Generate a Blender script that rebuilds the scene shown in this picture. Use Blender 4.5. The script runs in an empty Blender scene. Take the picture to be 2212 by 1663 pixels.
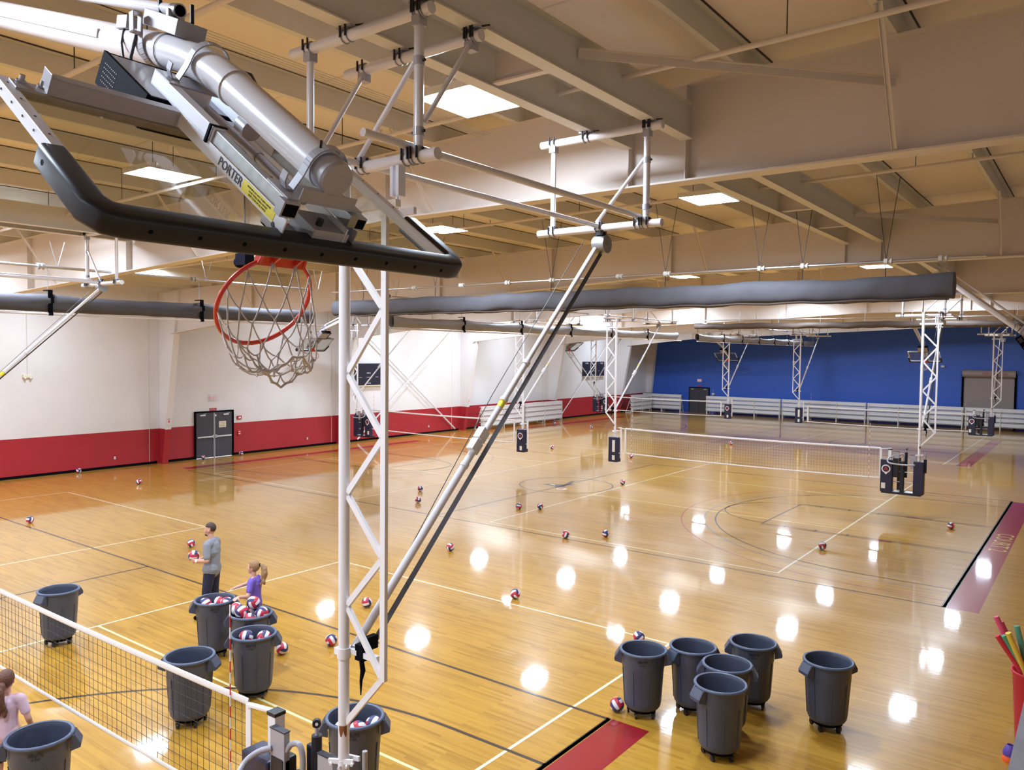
import bpy, math, random
from mathutils import Vector, Matrix, Euler
random.seed(7)
S = bpy.context.scene
COL = S.collection
PI = math.pi

# ---------------------------------------------------------------- camera, world, exposure
cam_d = bpy.data.cameras.new('camera'); cam = bpy.data.objects.new('camera', cam_d); COL.objects.link(cam)
cam_d.sensor_width = 36.0; cam_d.lens = 36.0*1697.72/2212.0; cam_d.clip_start = .05; cam_d.clip_end = 200
_yaw, _pit, _rol = -0.645486, 0.0415052, 0.0108128
_F = Vector((math.sin(_yaw)*math.cos(_pit), math.cos(_yaw)*math.cos(_pit), -math.sin(_pit)))
_R0 = Vector((math.cos(_yaw), -math.sin(_yaw), 0)); _U0 = _R0.cross(_F)
_R = _R0*math.cos(_rol)+_U0*math.sin(_rol); _U = _U0*math.cos(_rol)-_R0*math.sin(_rol)
cam.matrix_world = Matrix(((_R.x, _U.x, -_F.x, 0), (_R.y, _U.y, -_F.y, 0), (_R.z, _U.z, -_F.z, 5.2), (0, 0, 0, 1)))
S.camera = cam
w = bpy.data.worlds.new('world'); S.world = w; w.use_nodes = True
w.node_tree.nodes['Background'].inputs[0].default_value = (1, .96, .9, 1)
w.node_tree.nodes['Background'].inputs[1].default_value = 0.05
S.view_settings.view_transform = 'Standard'; S.view_settings.look = 'None'
S.cycles.max_bounces = 8; S.cycles.diffuse_bounces = 4; S.cycles.glossy_bounces = 4; S.cycles.caustics_refractive = False
S.view_settings.exposure = 0.0; S.view_settings.gamma = 1.0
LAMP = 178.0           # radiance of the fixture diffusers

# ---------------------------------------------------------------- materials
def mat(name, col, rough=.5, metal=0, spec=.5, coat=0, bump=0, bscale=20, var=0, vscale=3, emit=None, es=1, alpha=None):
    m = bpy.data.materials.new(name); m.use_nodes = True
    nt = m.node_tree; b = nt.nodes['Principled BSDF']
    b.inputs['Base Color'].default_value = (*col, 1); b.inputs['Roughness'].default_value = rough
    b.inputs['Metallic'].default_value = metal; b.inputs['Specular IOR Level'].default_value = spec
    b.inputs['Coat Weight'].default_value = coat; b.inputs['Coat Roughness'].default_value = .1
    if emit: b.inputs['Emission Color'].default_value = (*emit, 1); b.inputs['Emission Strength'].default_value = es
    if bump or var:
        tc = nt.nodes.new('ShaderNodeTexCoord')
    if var:
        n = nt.nodes.new('ShaderNodeTexNoise'); n.inputs['Scale'].default_value = vscale; n.inputs['Detail'].default_value = 3
        nt.links.new(tc.outputs['Object'], n.inputs['Vector'])
        mx = nt.nodes.new('ShaderNodeMix'); mx.data_type = 'RGBA'
        mx.inputs['A'].default_value = tuple(c*(1-var) for c in col)+(1,); mx.inputs['B'].default_value = tuple(min(1, c*(1+var)) for c in col)+(1,)
        nt.links.new(n.outputs['Fac'], mx.inputs['Factor']); nt.links.new(mx.outputs['Result'], b.inputs['Base Color'])
    if bump:
        n2 = nt.nodes.new('ShaderNodeTexNoise'); n2.inputs['Scale'].default_value = bscale
        nt.links.new(tc.outputs['Object'], n2.inputs['Vector'])
        bp = nt.nodes.new('ShaderNodeBump'); bp.inputs['Strength'].default_value = bump; bp.inputs['Distance'].default_value = .01
        nt.links.new(n2.outputs['Fac'], bp.inputs['Height']); nt.links.new(bp.outputs['Normal'], b.inputs['Normal'])
    return m

def floor_mat(name, mode, col=None):
    """varnished maple: narrow boards along X; mode 'wood' or 'paint' under the same varnish"""
    m = bpy.data.materials.new(name); m.use_nodes = True; nt = m.node_tree; N = nt.nodes; L = nt.links
    b = N['Principled BSDF']; b.inputs['Roughness'].default_value = .3
    b.inputs['Specular IOR Level'].default_value = .2
    b.inputs['Coat Weight'].default_value = .8; b.inputs['Coat Roughness'].default_value = .052; b.inputs['Coat IOR'].default_value = 1.5
    tc = N.new('ShaderNodeTexCoord')
    br = N.new('ShaderNodeTexBrick'); br.offset = .37; br.inputs['Scale'].default_value = 1
    br.inputs['Brick Width'].default_value = .95; br.inputs['Row Height'].default_value = .057
    br.inputs['Mortar Size'].default_value = .0009; br.inputs['Mortar Smooth'].default_value = .3
    br.inputs['Color1'].default_value = (0, 0, 0, 1); br.inputs['Color2'].default_value = (1, 1, 1, 1); br.inputs['Mortar'].default_value = (.2, .2, .2, 1)
    L.new(tc.outputs['Object'], br.inputs['Vector'])
    if mode == 'wood':
        ns = N.new('ShaderNodeTexNoise'); ns.inputs['Scale'].default_value = 1; ns.inputs['Detail'].default_value = 4
        mp = N.new('ShaderNodeMapping'); mp.inputs['Scale'].default_value = (1.2, 26, 1)
        L.new(tc.outputs['Object'], mp.inputs['Vector']); L.new(mp.outputs['Vector'], ns.inputs['Vector'])
        nb = N.new('ShaderNodeTexNoise'); nb.inputs['Scale'].default_value = .35; L.new(tc.outputs['Object'], nb.inputs['Vector'])
        a = N.new('ShaderNodeMath'); a.operation = 'MULTIPLY_ADD'; a.inputs[1].default_value = .30
        L.new(br.outputs['Color'], a.inputs[0]); 
        c = N.new('ShaderNodeMath'); c.operation = 'MULTIPLY_ADD'; c.inputs[1].default_value = .55
        L.new(ns.outputs['Fac'], c.inputs[0]); L.new(c.outputs[0], a.inputs[2])
        d = N.new('ShaderNodeMath'); d.operation = 'MULTIPLY'; d.inputs[1].default_value = .25
        L.new(nb.outputs['Fac'], d.inputs[0]); L.new(d.outputs[0], c.inputs[2])
        cr = N.new('ShaderNodeValToRGB'); e = cr.color_ramp.elements
        e[0].position = .15; e[0].color = (.25, .11, .011, 1); e[1].position = .85; e[1].color = (.55, .305, .045, 1)
        x = e.new(.5); x.color = (.45, .232, .028, 1)
        L.new(a.outputs[0], cr.inputs['Fac']); L.new(cr.outputs['Color'], b.inputs['Base Color'])
    else:
        b.inputs['Base Color'].default_value = (*col, 1)
    # faint cupping of the boards + slow waves in the varnish
    wv = N.new('ShaderNodeTexNoise'); wv.inputs['Scale'].default_value = 1; wv.inputs['Detail'].default_value = 2
    mw = N.new('ShaderNodeMapping'); mw.inputs['Scale'].default_value = (.8, 17.5, 1)
    L.new(tc.outputs['Object'], mw.inputs['Vector']); L.new(mw.outputs['Vector'], wv.inputs['Vector'])
    bp = N.new('ShaderNodeBump'); bp.inputs['Strength'].default_value = .22; bp.inputs['Distance'].default_value = .0016
    L.new(wv.outputs['Fac'], bp.inputs['Height']); L.new(bp.outputs['Normal'], b.inputs['Normal']); L.new(bp.outputs['Normal'], b.inputs['Coat Normal'])
    return m

def wall_mat(name, low, high, zsplit, block=.0):
    """painted block wall: one paint below zsplit, another above (object z = world z)"""
    m = bpy.data.materials.new(name); m.use_nodes = True; nt = m.node_tree; N = nt.nodes; L = nt.links
    b = N['Principled BSDF']; b.inputs['Roughness'].default_value = .45
    tc = N.new('ShaderNodeTexCoord'); sp = N.new('ShaderNodeSeparateXYZ'); L.new(tc.outputs['Object'], sp.inputs[0])
    gt = N.new('ShaderNodeMath'); gt.operation = 'GREATER_THAN'; gt.inputs[1].default_value = zsplit; L.new(sp.outputs['Z'], gt.inputs[0])
    mx = N.new('ShaderNodeMix'); mx.data_type = 'RGBA'; mx.inputs['A'].default_value = (*low, 1); mx.inputs['B'].default_value = (*high, 1)
    L.new(gt.outputs[0], mx.inputs['Factor'])
    ns = N.new('ShaderNodeTexNoise'); ns.inputs['Scale'].default_value = .9; ns.inputs['Detail'].default_value = 3; L.new(tc.outputs['Object'], ns.inputs['Vector'])
    ml = N.new('ShaderNodeMix'); ml.data_type = 'RGBA'; ml.blend_type = 'MULTIPLY'; ml.inputs['Factor'].default_value = .12
    L.new(mx.outputs['Result'], ml.inputs['A']); L.new(ns.outputs['Fac'], ml.inputs['B']); L.new(ml.outputs['Result'], b.inputs['Base Color'])
    cb = N.new('ShaderNodeCombineXYZ'); ad = N.new('ShaderNodeMath'); ad.operation = 'ADD'
    L.new(sp.outputs['X'], ad.inputs[0]); L.new(sp.outputs['Y'], ad.inputs[1]); L.new(ad.outputs[0], cb.inputs[0]); L.new(sp.outputs['Z'], cb.inputs[1])
    br = N.new('ShaderNodeTexBrick'); br.inputs['Scale'].default_value = 1; br.inputs['Brick Width'].default_value = .406; br.inputs['Row Height'].default_value = .203
    br.inputs['Mortar Size'].default_value = .006; L.new(cb.outputs[0], br.inputs['Vector'])
    bp = N.new('ShaderNodeBump'); bp.inputs['Strength'].default_value = .25; bp.inputs['Distance'].default_value = .003; bp.invert = True
    L.new(br.outputs['Fac'], bp.inputs['Height']); L.new(bp.outputs['Normal'], b.inputs['Normal'])
    return m

M = {}
M['wood'] = floor_mat('maple', 'wood')
for k, c in dict(black=(.045, .032, .028), red=(.30, .012, .018), white=(.78, .70, .50), cream=(.80, .72, .36), gray=(.20, .19, .20), redline=(.36, .07, .04), yellow=(.72, .52, .16)).items():
    M['fl_'+k] = floor_mat('floor_paint_'+k, 'paint', c)
M['wall_l'] = wall_mat('wall_red_white', (.40, .018, .028), (.80, .765, .755), 1.58)
M['wall_b'] = wall_mat('wall_blue', (.034, .125, .60), (.034, .125, .60), 1.0)
M['wall_w'] = mat('wall_plain', (.72, .68, .62), .6)
M['roof'] = mat('roof_liner', (.80, .70, .62), .75, var=.05, vscale=.6, bump=.25, bscale=1.5)
M['seam_shadow'] = mat('roof_seam_shadow', (.05, .035, .03), .8)  # near-black tone painted in for the shadow gaps above the purlins
M['steel'] = mat('painted_steel', (.68, .60, .54), .5, var=.04, vscale=1.2)
M['steelg'] = mat('primed_steel', (.66, .62, .55), .55, var=.06, vscale=1.5)
M['pipe'] = mat('white_pipe', (.64, .60, .61), .28, coat=.3)
M['pipew'] = mat('lattice_white', (.78, .75, .76), .3)
M['dark'] = mat('black_bolt', (.015, .014, .016), .45, metal=.3)
M['pad'] = mat('navy_pad', (.012, .013, .045), .42, bump=.1, bscale=60)
M['padb'] = mat('black_pad', (.010, .011, .020), .40, spec=.4)
M['chrome'] = mat('galvanised', (.55, .55, .58), .28, metal=.9)
M['alu'] = mat('aluminium', (.72, .72, .74), .45)
M['frame'] = mat('frame_gray', (.36, .34, .37), .35, coat=.2)
M['framew'] = mat('frame_light', (.70, .69, .74), .35)
M['tube'] = mat('worn_steel_tube', (.30, .29, .28), .38, metal=.7, var=.3, vscale=20)
M['orange'] = mat('rim_red', (.62, .035, .02), .3, coat=.4)
M['rust'] = mat('rust', (.22, .07, .02), .8, var=.4, vscale=60)
M['cord'] = mat('net_cord', (.56, .49, .45), .85)
M['black'] = mat('black', (.003, .003, .006), .75, spec=.06)
M['webbing'] = mat('dark_webbing', (.055, .048, .05), .7)
M['cable'] = mat('cable', (.04, .035, .035), .5)
M['bin'] = mat('bin_gray', (.055, .065, .102), .42, bump=.12, bscale=90, var=.06, vscale=6)
M['binr'] = mat('bin_rim', (.075, .10, .165), .4)
M['ink'] = mat('ink_print', (.015, .015, .02), .5)
M['paper'] = mat('paper', (.78, .76, .68), .7)
M['cream'] = mat('cream', (.75, .68, .50), .6)
M['yellow'] = mat('yellow', (.80, .68, .03), .5)
M['red'] = mat('red', (.55, .02, .03), .4)
M['white'] = mat('white', (.8, .8, .8), .4)
M['vinyl'] = mat('curtain_vinyl', (.085, .08, .09), .72, spec=.25, bump=.35, bscale=5, var=.18, vscale=2.5)
M['vinyl2'] = mat('curtain_brown', (.055, .035, .025), .7)
M['vinyl3'] = mat('curtain_pale', (.27, .25, .25), .45, bump=.35, bscale=4, var=.15, vscale=2)
M['doorg'] = mat('door_gray', (.055, .055, .07), .4)
M['brown'] = mat('shutter_taupe', (.33, .27, .25), .5)
M['score'] = mat('score_black', (.02, .02, .035), .3)
M['netm'] = mat('net_mesh', (.035, .03, .025), .8)
M['tape'] = mat('net_tape', (.80, .77, .76), .6)
M['counter'] = mat('counter_speckle', (.42, .43, .50), .5, var=.3, vscale=28)
M['skin'] = mat('skin', (.56, .30, .21), .55)
M['skin2'] = mat('skin_pink', (.62, .34, .27), .55)
M['hair_d'] = mat('hair_dark', (.05, .025, .018), .6, bump=.6, bscale=80)
M['hair_b'] = mat('hair_blond', (.33, .19, .09), .6, bump=.8, bscale=60, var=.3, vscale=30)
M['hair_r'] = mat('hair_auburn', (.13, .05, .03), .6, bump=.8, bscale=60, var=.3, vscale=30)
M['shirt_g'] = mat('shirt_gray', (.23, .24, .27), .85)
M['shirt_p'] = mat('shirt_purple', (.16, .10, .46), .85)
M['shirt_k'] = mat('shirt_pink', (.68, .48, .58), .85)
M['navy'] = mat('trousers_navy', (.012, .014, .045), .8)
M['glow_red'] = mat('exit_letters', (.8, .1, .12), .4, emit=(1, .12, .12), es=.6)
for k, c in dict(pink=(.75, .09, .20), green=(.12, .42, .27), ylw=(.85, .62, .08), rd=(.60, .03, .05), purple=(.10, .05, .35), or_=(.85, .12, .02)).items():
    M['foam_'+k] = mat('foam_'+k, c, .55)
M['diff'] = mat('lamp_diffuser', (.9, .9, .9), .5, emit=(.79, .94, 1.13), es=LAMP)
g = bpy.data.materials.new('backboard_glass'); g.use_nodes = True; M['glass'] = g
nt = g.node_tree; nt.nodes.clear(); o_ = nt.nodes.new('ShaderNodeOutputMaterial'); tr = nt.nodes.new('ShaderNodeBsdfTransparent'); gl = nt.nodes.new('ShaderNodeBsdfGlossy')
gl.inputs['Roughness'].default_value = .03; tr.inputs['Color'].default_value = (.86, .88, .85, 1)
fr = nt.nodes.new('ShaderNodeFresnel'); fr.inputs['IOR'].default_value = 1.5; mxs = nt.nodes.new('ShaderNodeMixShader')
gm = nt.nodes.new('ShaderNodeNewGeometry'); mb_ = nt.nodes.new('ShaderNodeMath'); mb_.operation = 'MULTIPLY'; inv = nt.nodes.new('ShaderNodeMath'); inv.operation = 'SUBTRACT'; inv.inputs[0].default_value = 1
nt.links.new(gm.outputs['Backfacing'], inv.inputs[1]); nt.links.new(inv.outputs[0], mb_.inputs[0]); nt.links.new(fr.outputs[0], mb_.inputs[1]); nt.links.new(mb_.outputs[0], mxs.inputs[0]); nt.links.new(tr.outputs[0], mxs.inputs[1]); nt.links.new(gl.outputs[0], mxs.inputs[2]); nt.links.new(mxs.outputs[0], o_.inputs[0])

# ---------------------------------------------------------------- mesh builder
def smooth(pts, k=5):
    P = [Vector(p) for p in pts]; P = [P[0]*2-P[1]]+P+[P[-1]*2-P[-2]]; out = []
    for i in range(1, len(P)-2):
        for j in range(k):
            t = j/k; a, b, c, d = P[i-1:i+3]
            out.append(.5*((2*b)+(c-a)*t+(2*a-5*b+4*c-d)*t*t+(3*b-a-3*c+d)*t**3))
    return out+[P[-2]]
class MB:
    def __init__(s): s.v = []; s.f = []; s.mi = []; s.sm = []
    def add(s, vs, fs, mi=0, sm=False):
        o = len(s.v); s.v += [tuple(x) for x in vs]
        for f in fs: s.f.append(tuple(i+o for i in f)); s.mi.append(mi); s.sm.append(sm)
        return s
    def box(s, c, d, R=None, mi=0):
        vs = []
        for i in (-.5, .5):
            for j in (-.5, .5):
                for k in (-.5, .5):
                    p = Vector((i*d[0], j*d[1], k*d[2]))
                    if R is not None: p = R @ p
                    vs.append(p+Vector(c))
        return s.add(vs, [(0, 1, 3, 2), (4, 6, 7, 5), (0, 4, 5, 1), (2, 3, 7, 6), (0, 2, 6, 4), (1, 5, 7, 3)], mi)
    def span(s, a, b, mi=0):
        return s.box([(a[i]+b[i])/2 for i in range(3)], [abs(b[i]-a[i]) for i in range(3)], None, mi)
    def bar(s, p, q, wd, hd, up=(0, 0, 1), mi=0):
        p = Vector(p); q = Vector(q); x = (q-p).normalized(); u = Vector(up)
        y = u.cross(x)
        if y.length < 1e-4: y = Vector((0, 1, 0)).cross(x)
        y.normalize(); z = x.cross(y)
        R = Matrix((x, y, z)).transposed()
        return s.box((p+q)/2, ((q-p).length, wd, hd), R, mi)
    def cyl(s, p, q, r, r2=None, n=12, cap=True, mi=0):
        p = Vector(p); q = Vector(q); r2 = r if r2 is None else r2
        z = (q-p).normalized(); x = z.orthogonal().normalized(); y = z.cross(x)
        vs = []
        for c, rr in ((p, r), (q, r2)):
            for i in range(n):
                a = 2*PI*i/n; vs.append(c+x*(rr*math.cos(a))+y*(rr*math.sin(a)))
        s.add(vs, [(i, (i+1) % n, n+(i+1) % n, n+i) for i in range(n)], mi, True)
        if cap: s.add(vs, [tuple(range(n-1, -1, -1)), tuple(range(n, 2*n))], mi)
        return s
    def tube(s, pts, r, n=8, closed=False, mi=0, cap=True):
        pts = [Vector(p) for p in pts]; m = len(pts); rings = []
        t0 = (pts[1]-pts[0]).normalized(); x = t0.orthogonal().normalized()
        for i in range(m):
            if closed: t = (pts[(i+1) % m]-pts[i-1])
            else: t = pts[min(i+1, m-1)]-pts[max(i-1, 0)]
            t.normalize(); x = (x-t*x.dot(t))
            if x.length < 1e-5: x = t.orthogonal()
            x.normalize(); y = t.cross(x)
            rr = r[i] if isinstance(r, (list, tuple)) else r
            rings.append([pts[i]+x*(rr*math.cos(2*PI*k/n))+y*(rr*math.sin(2*PI*k/n)) for k in range(n)])
        vs = [v for rg in rings for v in rg]; fs = []
        for i in range(m if closed else m-1):
            j = (i+1) % m
            for k in range(n): fs.append((i*n+k, i*n+(k+1) % n, j*n+(k+1) % n, j*n+k))
        s.add(vs, fs, mi, True)
        if cap and not closed: s.add(rings[0], [tuple(range(n-1, -1, -1))], mi); s.add(rings[-1], [tuple(range(n))], mi)
        return s
    def lathe(s, prof, n=32, c=(0, 0, 0), mi=0):
        vs = []
        for r, z in prof:
            for i in range(n): a = 2*PI*i/n; vs.append((c[0]+r*math.cos(a), c[1]+r*math.sin(a), c[2]+z))
        fs = [(k*n+i, k*n+(i+1) % n, (k+1)*n+(i+1) % n, (k+1)*n+i) for k in range(len(prof)-1) for i in range(n)]
        return s.add(vs, fs, mi, True)
    def sphere(s, c, r, n=12, m=8, sc=(1, 1, 1), mi=0, R=None):
        vs = []
        for j in range(1, m):
            for i in range(n):
                a = 2*PI*i/n; b = PI*j/m
                p = Vector((math.sin(b)*math.cos(a)*r*sc[0], math.sin(b)*math.sin(a)*r*sc[1], math.cos(b)*r*sc[2]))
                vs.append((R @ p if R is not None else p)+Vector(c))
        t = Vector((0, 0, r*sc[2])); t = R @ t if R is not None else t
        vs += [Vector(c)+t, Vector(c)-t]; T = len(vs)-2
        fs = [(j*n+i, (j+1)*n+i, (j+1)*n+(i+1) % n, j*n+(i+1) % n) for j in range(m-2) for i in range(n)]
        fs += [(T, i, (i+1) % n) for i in range(n)]+[(T+1, (m-2)*n+(i+1) % n, (m-2)*n+i) for i in range(n)]
        return s.add(vs, fs, mi, True)
    def capsule(s, p, q, r, r2, n=10):
        s.cyl(p, q, r, r2, n=n, cap=True); s.sphere(p, r, n, 6); s.sphere(q, r2, n, 6); return s
    def prism(s, poly, a, b, ax=0, mi=0):
        """poly (u,v) extruded from a to b along axis ax; u,v are the other two axes in order"""
        def P(u, v, t): return {0: (t, u, v), 1: (u, t, v), 2: (u, v, t)}[ax]
        n = len(poly); vs = [P(u, v, a) for u, v in poly]+[P(u, v, b) for u, v in poly]
        return s.add(vs, [tuple(range(n-1, -1, -1)), tuple(range(n, 2*n))]+[(i, (i+1) % n, n+(i+1) % n, n+i) for i in range(n)], mi)
    def grid(s, fn, nu, nv, mi=0, cu=False, cv=False, sm=True):
        vs = [fn(i/nu, j/nv) for i in range(nu+(0 if cu else 1)) for j in range(nv+(0 if cv else 1))]
        a = nv+(0 if cv else 1); b = nu+(0 if cu else 1)
        fs = [(i*a+j, ((i+1) % b)*a+j, ((i+1) % b)*a+(j+1) % a, i*a+(j+1) % a) for i in range(nu) for j in range(nv)]
        return s.add(vs, fs, mi, sm)
    def mesh(s, name):
        me = bpy.data.meshes.new(name); me.from_pydata(s.v, [], s.f)
        me.polygons.foreach_set('material_index', s.mi); me.polygons.foreach_set('use_smooth', s.sm); me.update(); return me
    def obj(s, name, mats, parent=None, loc=None, bevel=0, rot=None, solid=0):
        me = s.mesh(name)
        for m in (mats if isinstance(mats, (list, tuple)) else [mats]): me.materials.append(M[m] if isinstance(m, str) else m)
        o = bpy.data.objects.new(name, me); COL.objects.link(o); o.parent = parent
        if loc is not None: o.location = loc
        if rot is not None: o.rotation_euler = rot
        if bevel:
            b = o.modifiers.new('bevel', 'BEVEL'); b.width = bevel; b.segments = 2; b.limit_method = 'ANGLE'; b.angle_limit = .9
        return o

def fixn(me):
    import bmesh
    b = bmesh.new(); b.from_mesh(me); bmesh.ops.remove_doubles(b, verts=b.verts, dist=1e-5); bmesh.ops.recalc_face_normals(b, faces=b.faces); b.to_mesh(me); b.free()
def tag(o, label=None, cat=None, group=None, kind=None):
    if label: o['label'] = label
    if cat: o['category'] = cat
    if group: o['group'] = group
    if kind: o['kind'] = kind
    return o
def thing(name, label, cat, loc=(0, 0, 0), rz=0, group=None, kind=None):
    o = bpy.data.objects.new(name, None); COL.objects.link(o); o.empty_display_size = .1
    o.location = loc; o.rotation_euler = (0, 0, rz); return tag(o, label, cat, group, kind)
def kids(o): return [c for c in ALLCH.get(o.name, [])]
ALLCH = {}
def dup(root, loc, rz, label, group=None, mirror=False):
    r = root.copy(); COL.objects.link(r); r.location = loc; r.rotation_euler = (0, 0, rz); r['label'] = label
    if mirror: r.scale = (-1, 1, 1)
    if group: r['group'] = group
    def rec(src, dst):
        for ch in list(src.children):
            c = ch.copy(); COL.objects.link(c); c.parent = dst; rec(ch, c)
    rec(root, r); return r
def text(name, body, size, mtx, m, parent, ext=.001, sx=1, align='CENTER'):
    cu = bpy.data.curves.new(name, 'FONT'); cu.body = body; cu.size = size; cu.extrude = ext; cu.align_x = align; cu.align_y = 'CENTER'; cu.resolution_u = 2
    t = bpy.data.objects.new(name, cu); COL.objects.link(t)
    dg = bpy.context.evaluated_depsgraph_get(); me = bpy.data.meshes.new_from_object(t.evaluated_get(dg)); bpy.data.objects.remove(t)
    me.name = name; me.materials.clear(); me.materials.append(M[m]); me.transform(Matrix.Diagonal((sx, 1, 1, 1))); me.transform(mtx)
    o = bpy.data.objects.new(name, me); COL.objects.link(o); o.parent = parent; return o
def frame(x, y, o):
    x = Vector(x).normalized(); y = Vector(y).normalized(); z = x.cross(y)
    return Matrix(((x.x, y.x, z.x, o[0]), (x.y, y.y, z.y, o[1]), (x.z, y.z, z.z, o[2]), (0, 0, 0, 1)))

WX, FY, NY, RX = -34.15, 66.4, -9.0, 6.0
def roofz(x): return 8.62+.0208*(x+3.8)*(1 if x < 3 else 1)

# ---------------------------------------------------------------- floor with its painted lines
fm = ['wood', 'fl_black', 'fl_red', 'fl_white', 'fl_cream', 'fl_gray', 'fl_redline', 'fl_yellow']
FI = {k: i for i, k in enumerate(['wood', 'black', 'red', 'white', 'cream', 'gray', 'redline', 'yellow'])}
fb = MB()
fb.add([(WX, NY, 0), (RX, NY, 0), (RX, FY, 0), (WX, FY, 0)], [(0, 1, 2, 3)], 0)
ZC = [0.0]
def lz(col): return {'red': .0008, 'gray': .0012, 'redline': .0014, 'cream': .0018, 'white': .0022, 'black': .0026, 'yellow': .0016}[col]
def rect(x0, y0, x1, y1, col):
    z = lz(col); fb.add([(min(x0, x1), min(y0, y1), z), (max(x0, x1), min(y0, y1), z), (max(x0, x1), max(y0, y1), z), (min(x0, x1), max(y0, y1), z)], [(0, 1, 2, 3)], FI[col])
def hl(x0, x1, y, col, wd=.05): rect(x0, y-wd/2, x1, y+wd/2, col)
def vl(x, y0, y1, col, wd=.05): rect(x-wd/2, y0, x+wd/2, y1, col)
def arc(cx, cy, r, a0, a1, col, wd=.05, n=64):
    z = lz(col); vs = []
    for i in range(n+1):
        a = a0+(a1-a0)*i/n
        for rr in (r-wd/2, r+wd/2): vs.append((cx+rr*math.cos(a), cy+rr*math.sin(a), z))
    fb.add(vs, [(2*i, 2*i+1, 2*i+3, 2*i+2) if a1 > a0 else (2*i, 2*i+2, 2*i+3, 2*i+1) for i in range(n)], FI[col])
def court(bx, lx, y0, y1, wd, arcs, lane=1.95, circ=True, strips=True):
    cy = (y0+y1)/2; mid = (bx+lx)/2
    hl(lx, bx, y0, 'black', wd); hl(lx, bx, y1, 'black', wd); vl(bx, y0, y1, 'black', wd); vl(lx, y0, y1, 'black', wd); vl(mid, y0, y1, 'black', wd)
    if circ: arc(mid, cy, 1.83, 0, 2*PI, 'black', .05)
    for e, sg in ((bx, -1), (lx, 1)):
        hx = e+sg*1.575
        for r, col, w_ in arcs:
            st = PI/2 if sg < 0 else -PI/2
            arc(hx, cy, r, st, st+PI, col, w_)
            for yy in (cy-r, cy+r): hl(e, hx, yy, col, w_)
        ft = e+sg*5.8
        vl(ft, cy-lane, cy+lane, 'black', .05); arc(ft, cy, 1.83, (PI/2 if sg < 0 else -PI/2), (PI/2 if sg < 0 else -PI/2)+PI, 'black', .04)
        for yy in (cy-lane, cy+lane): hl(e, ft, yy, 'black', .045); hl(e, ft, yy+(.14 if yy > cy else -.14), 'black', .035)
        for yy, s2 in ((cy-lane, -1), (cy+lane, 1)):
            rect(e+sg*2.1, yy, e+sg*2.5, yy+s2*.2, 'redline')
            for t in (3.3, 4.2, 5.1): vl(e+sg*t, yy-.12, yy+.12, 'black', .05)
court(-5.46, -30.7, -5.6, 9.63, .055, [(6.03, 'black', .055)])
court(-2.5, -31.1, 18.35, 33.5, .055, [(6.05, 'black', .045), (6.4, 'gray', .045), (7.1, 'redline', .045)])
court(-5.5, -31.0, 42.7, 57.7, .04, [(6.05, 'black', .045)])
for bx, y0, y1 in ((-5.42, -5.6, 9.66), (-2.45, 18.33, 33.4), (-5.5, 42.75, 57.55)): rect(bx, y0, bx+.58, y1, 'red')
vl(-2.505, 18.33, 33.5, 'black', .1); vl(-5.47, -5.6, 9.66, 'black', .07)
for x1_, y0, y1 in ((-31.15, -5.0, 9.4), (-31.45, 18.6, 33.2), (-31.3, 43, 57.5)): rect(x1_-.58, y0, x1_, y1, 'red')
for (x0, x1) in ((-14.88, -6.07), (-29.66, -20.85)):
    for y0, y1, net in ((-5.0, 12.85, 3.96), (18.7, 36.75, 27.75), (42.6, 60.6, 51.6)):
        hl(x0, x1, y0, 'white'); hl(x0, x1, y1, 'white'); vl(x0, y0, y1, 'white'); vl(x1, y0, y1, 'white')
        hl(x0, x1, net-3, 'cream'); hl(x0, x1, net+3, 'cream')
# centre-circle emblem of court two (dark bird-like figure over a small white and red oval)
z = lz('black')
fb.add([(x, y, z) for x, y in [(-17.67, 25.5), (-17.42, 25.78), (-17.11, 25.83), (-16.93, 25.98), (-17.13, 26.83), (-16.77, 27.62), (-17.02, 26.85), (-16.75, 26.05), (-16.45, 26.22), (-16.72, 25.78), (-16.54, 25.39), (-16.80, 25.16), (-16.95, 25.38), (-17.3, 25.42)]], [tuple(range(14))], FI['black'])
fb.add([(-17.40, 25.58, z+.0006), (-17.30, 25.70, z+.0006), (-17.12, 25.66, z+.0006), (-17.08, 25.52, z+.0006)], [(3, 2, 1, 0)], FI['cream'])
fb.add([(-16.42+.34*math.cos(a)*.6, 25.05+.22*math.sin(a), .0028) for a in [2*PI*i/20 for i in range(20)]], [tuple(range(20))], FI['white'])
fb.add([(-16.45+.2*math.cos(a)*.6, 25.03+.13*math.sin(a), .0034) for a in [2*PI*i/20 for i in range(20)]], [tuple(range(20))], FI['redline'])
floor = fb.obj('floor', fm); tag(floor, 'varnished maple gym floor with painted court lines', 'floor', kind='structure')
text('court_lettering', 'COURT 2', .62, frame((0, -1, 0), (1, 0, 0), (-2.16, 25.85, .0036)), 'fl_yellow', floor, ext=.0002)

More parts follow.
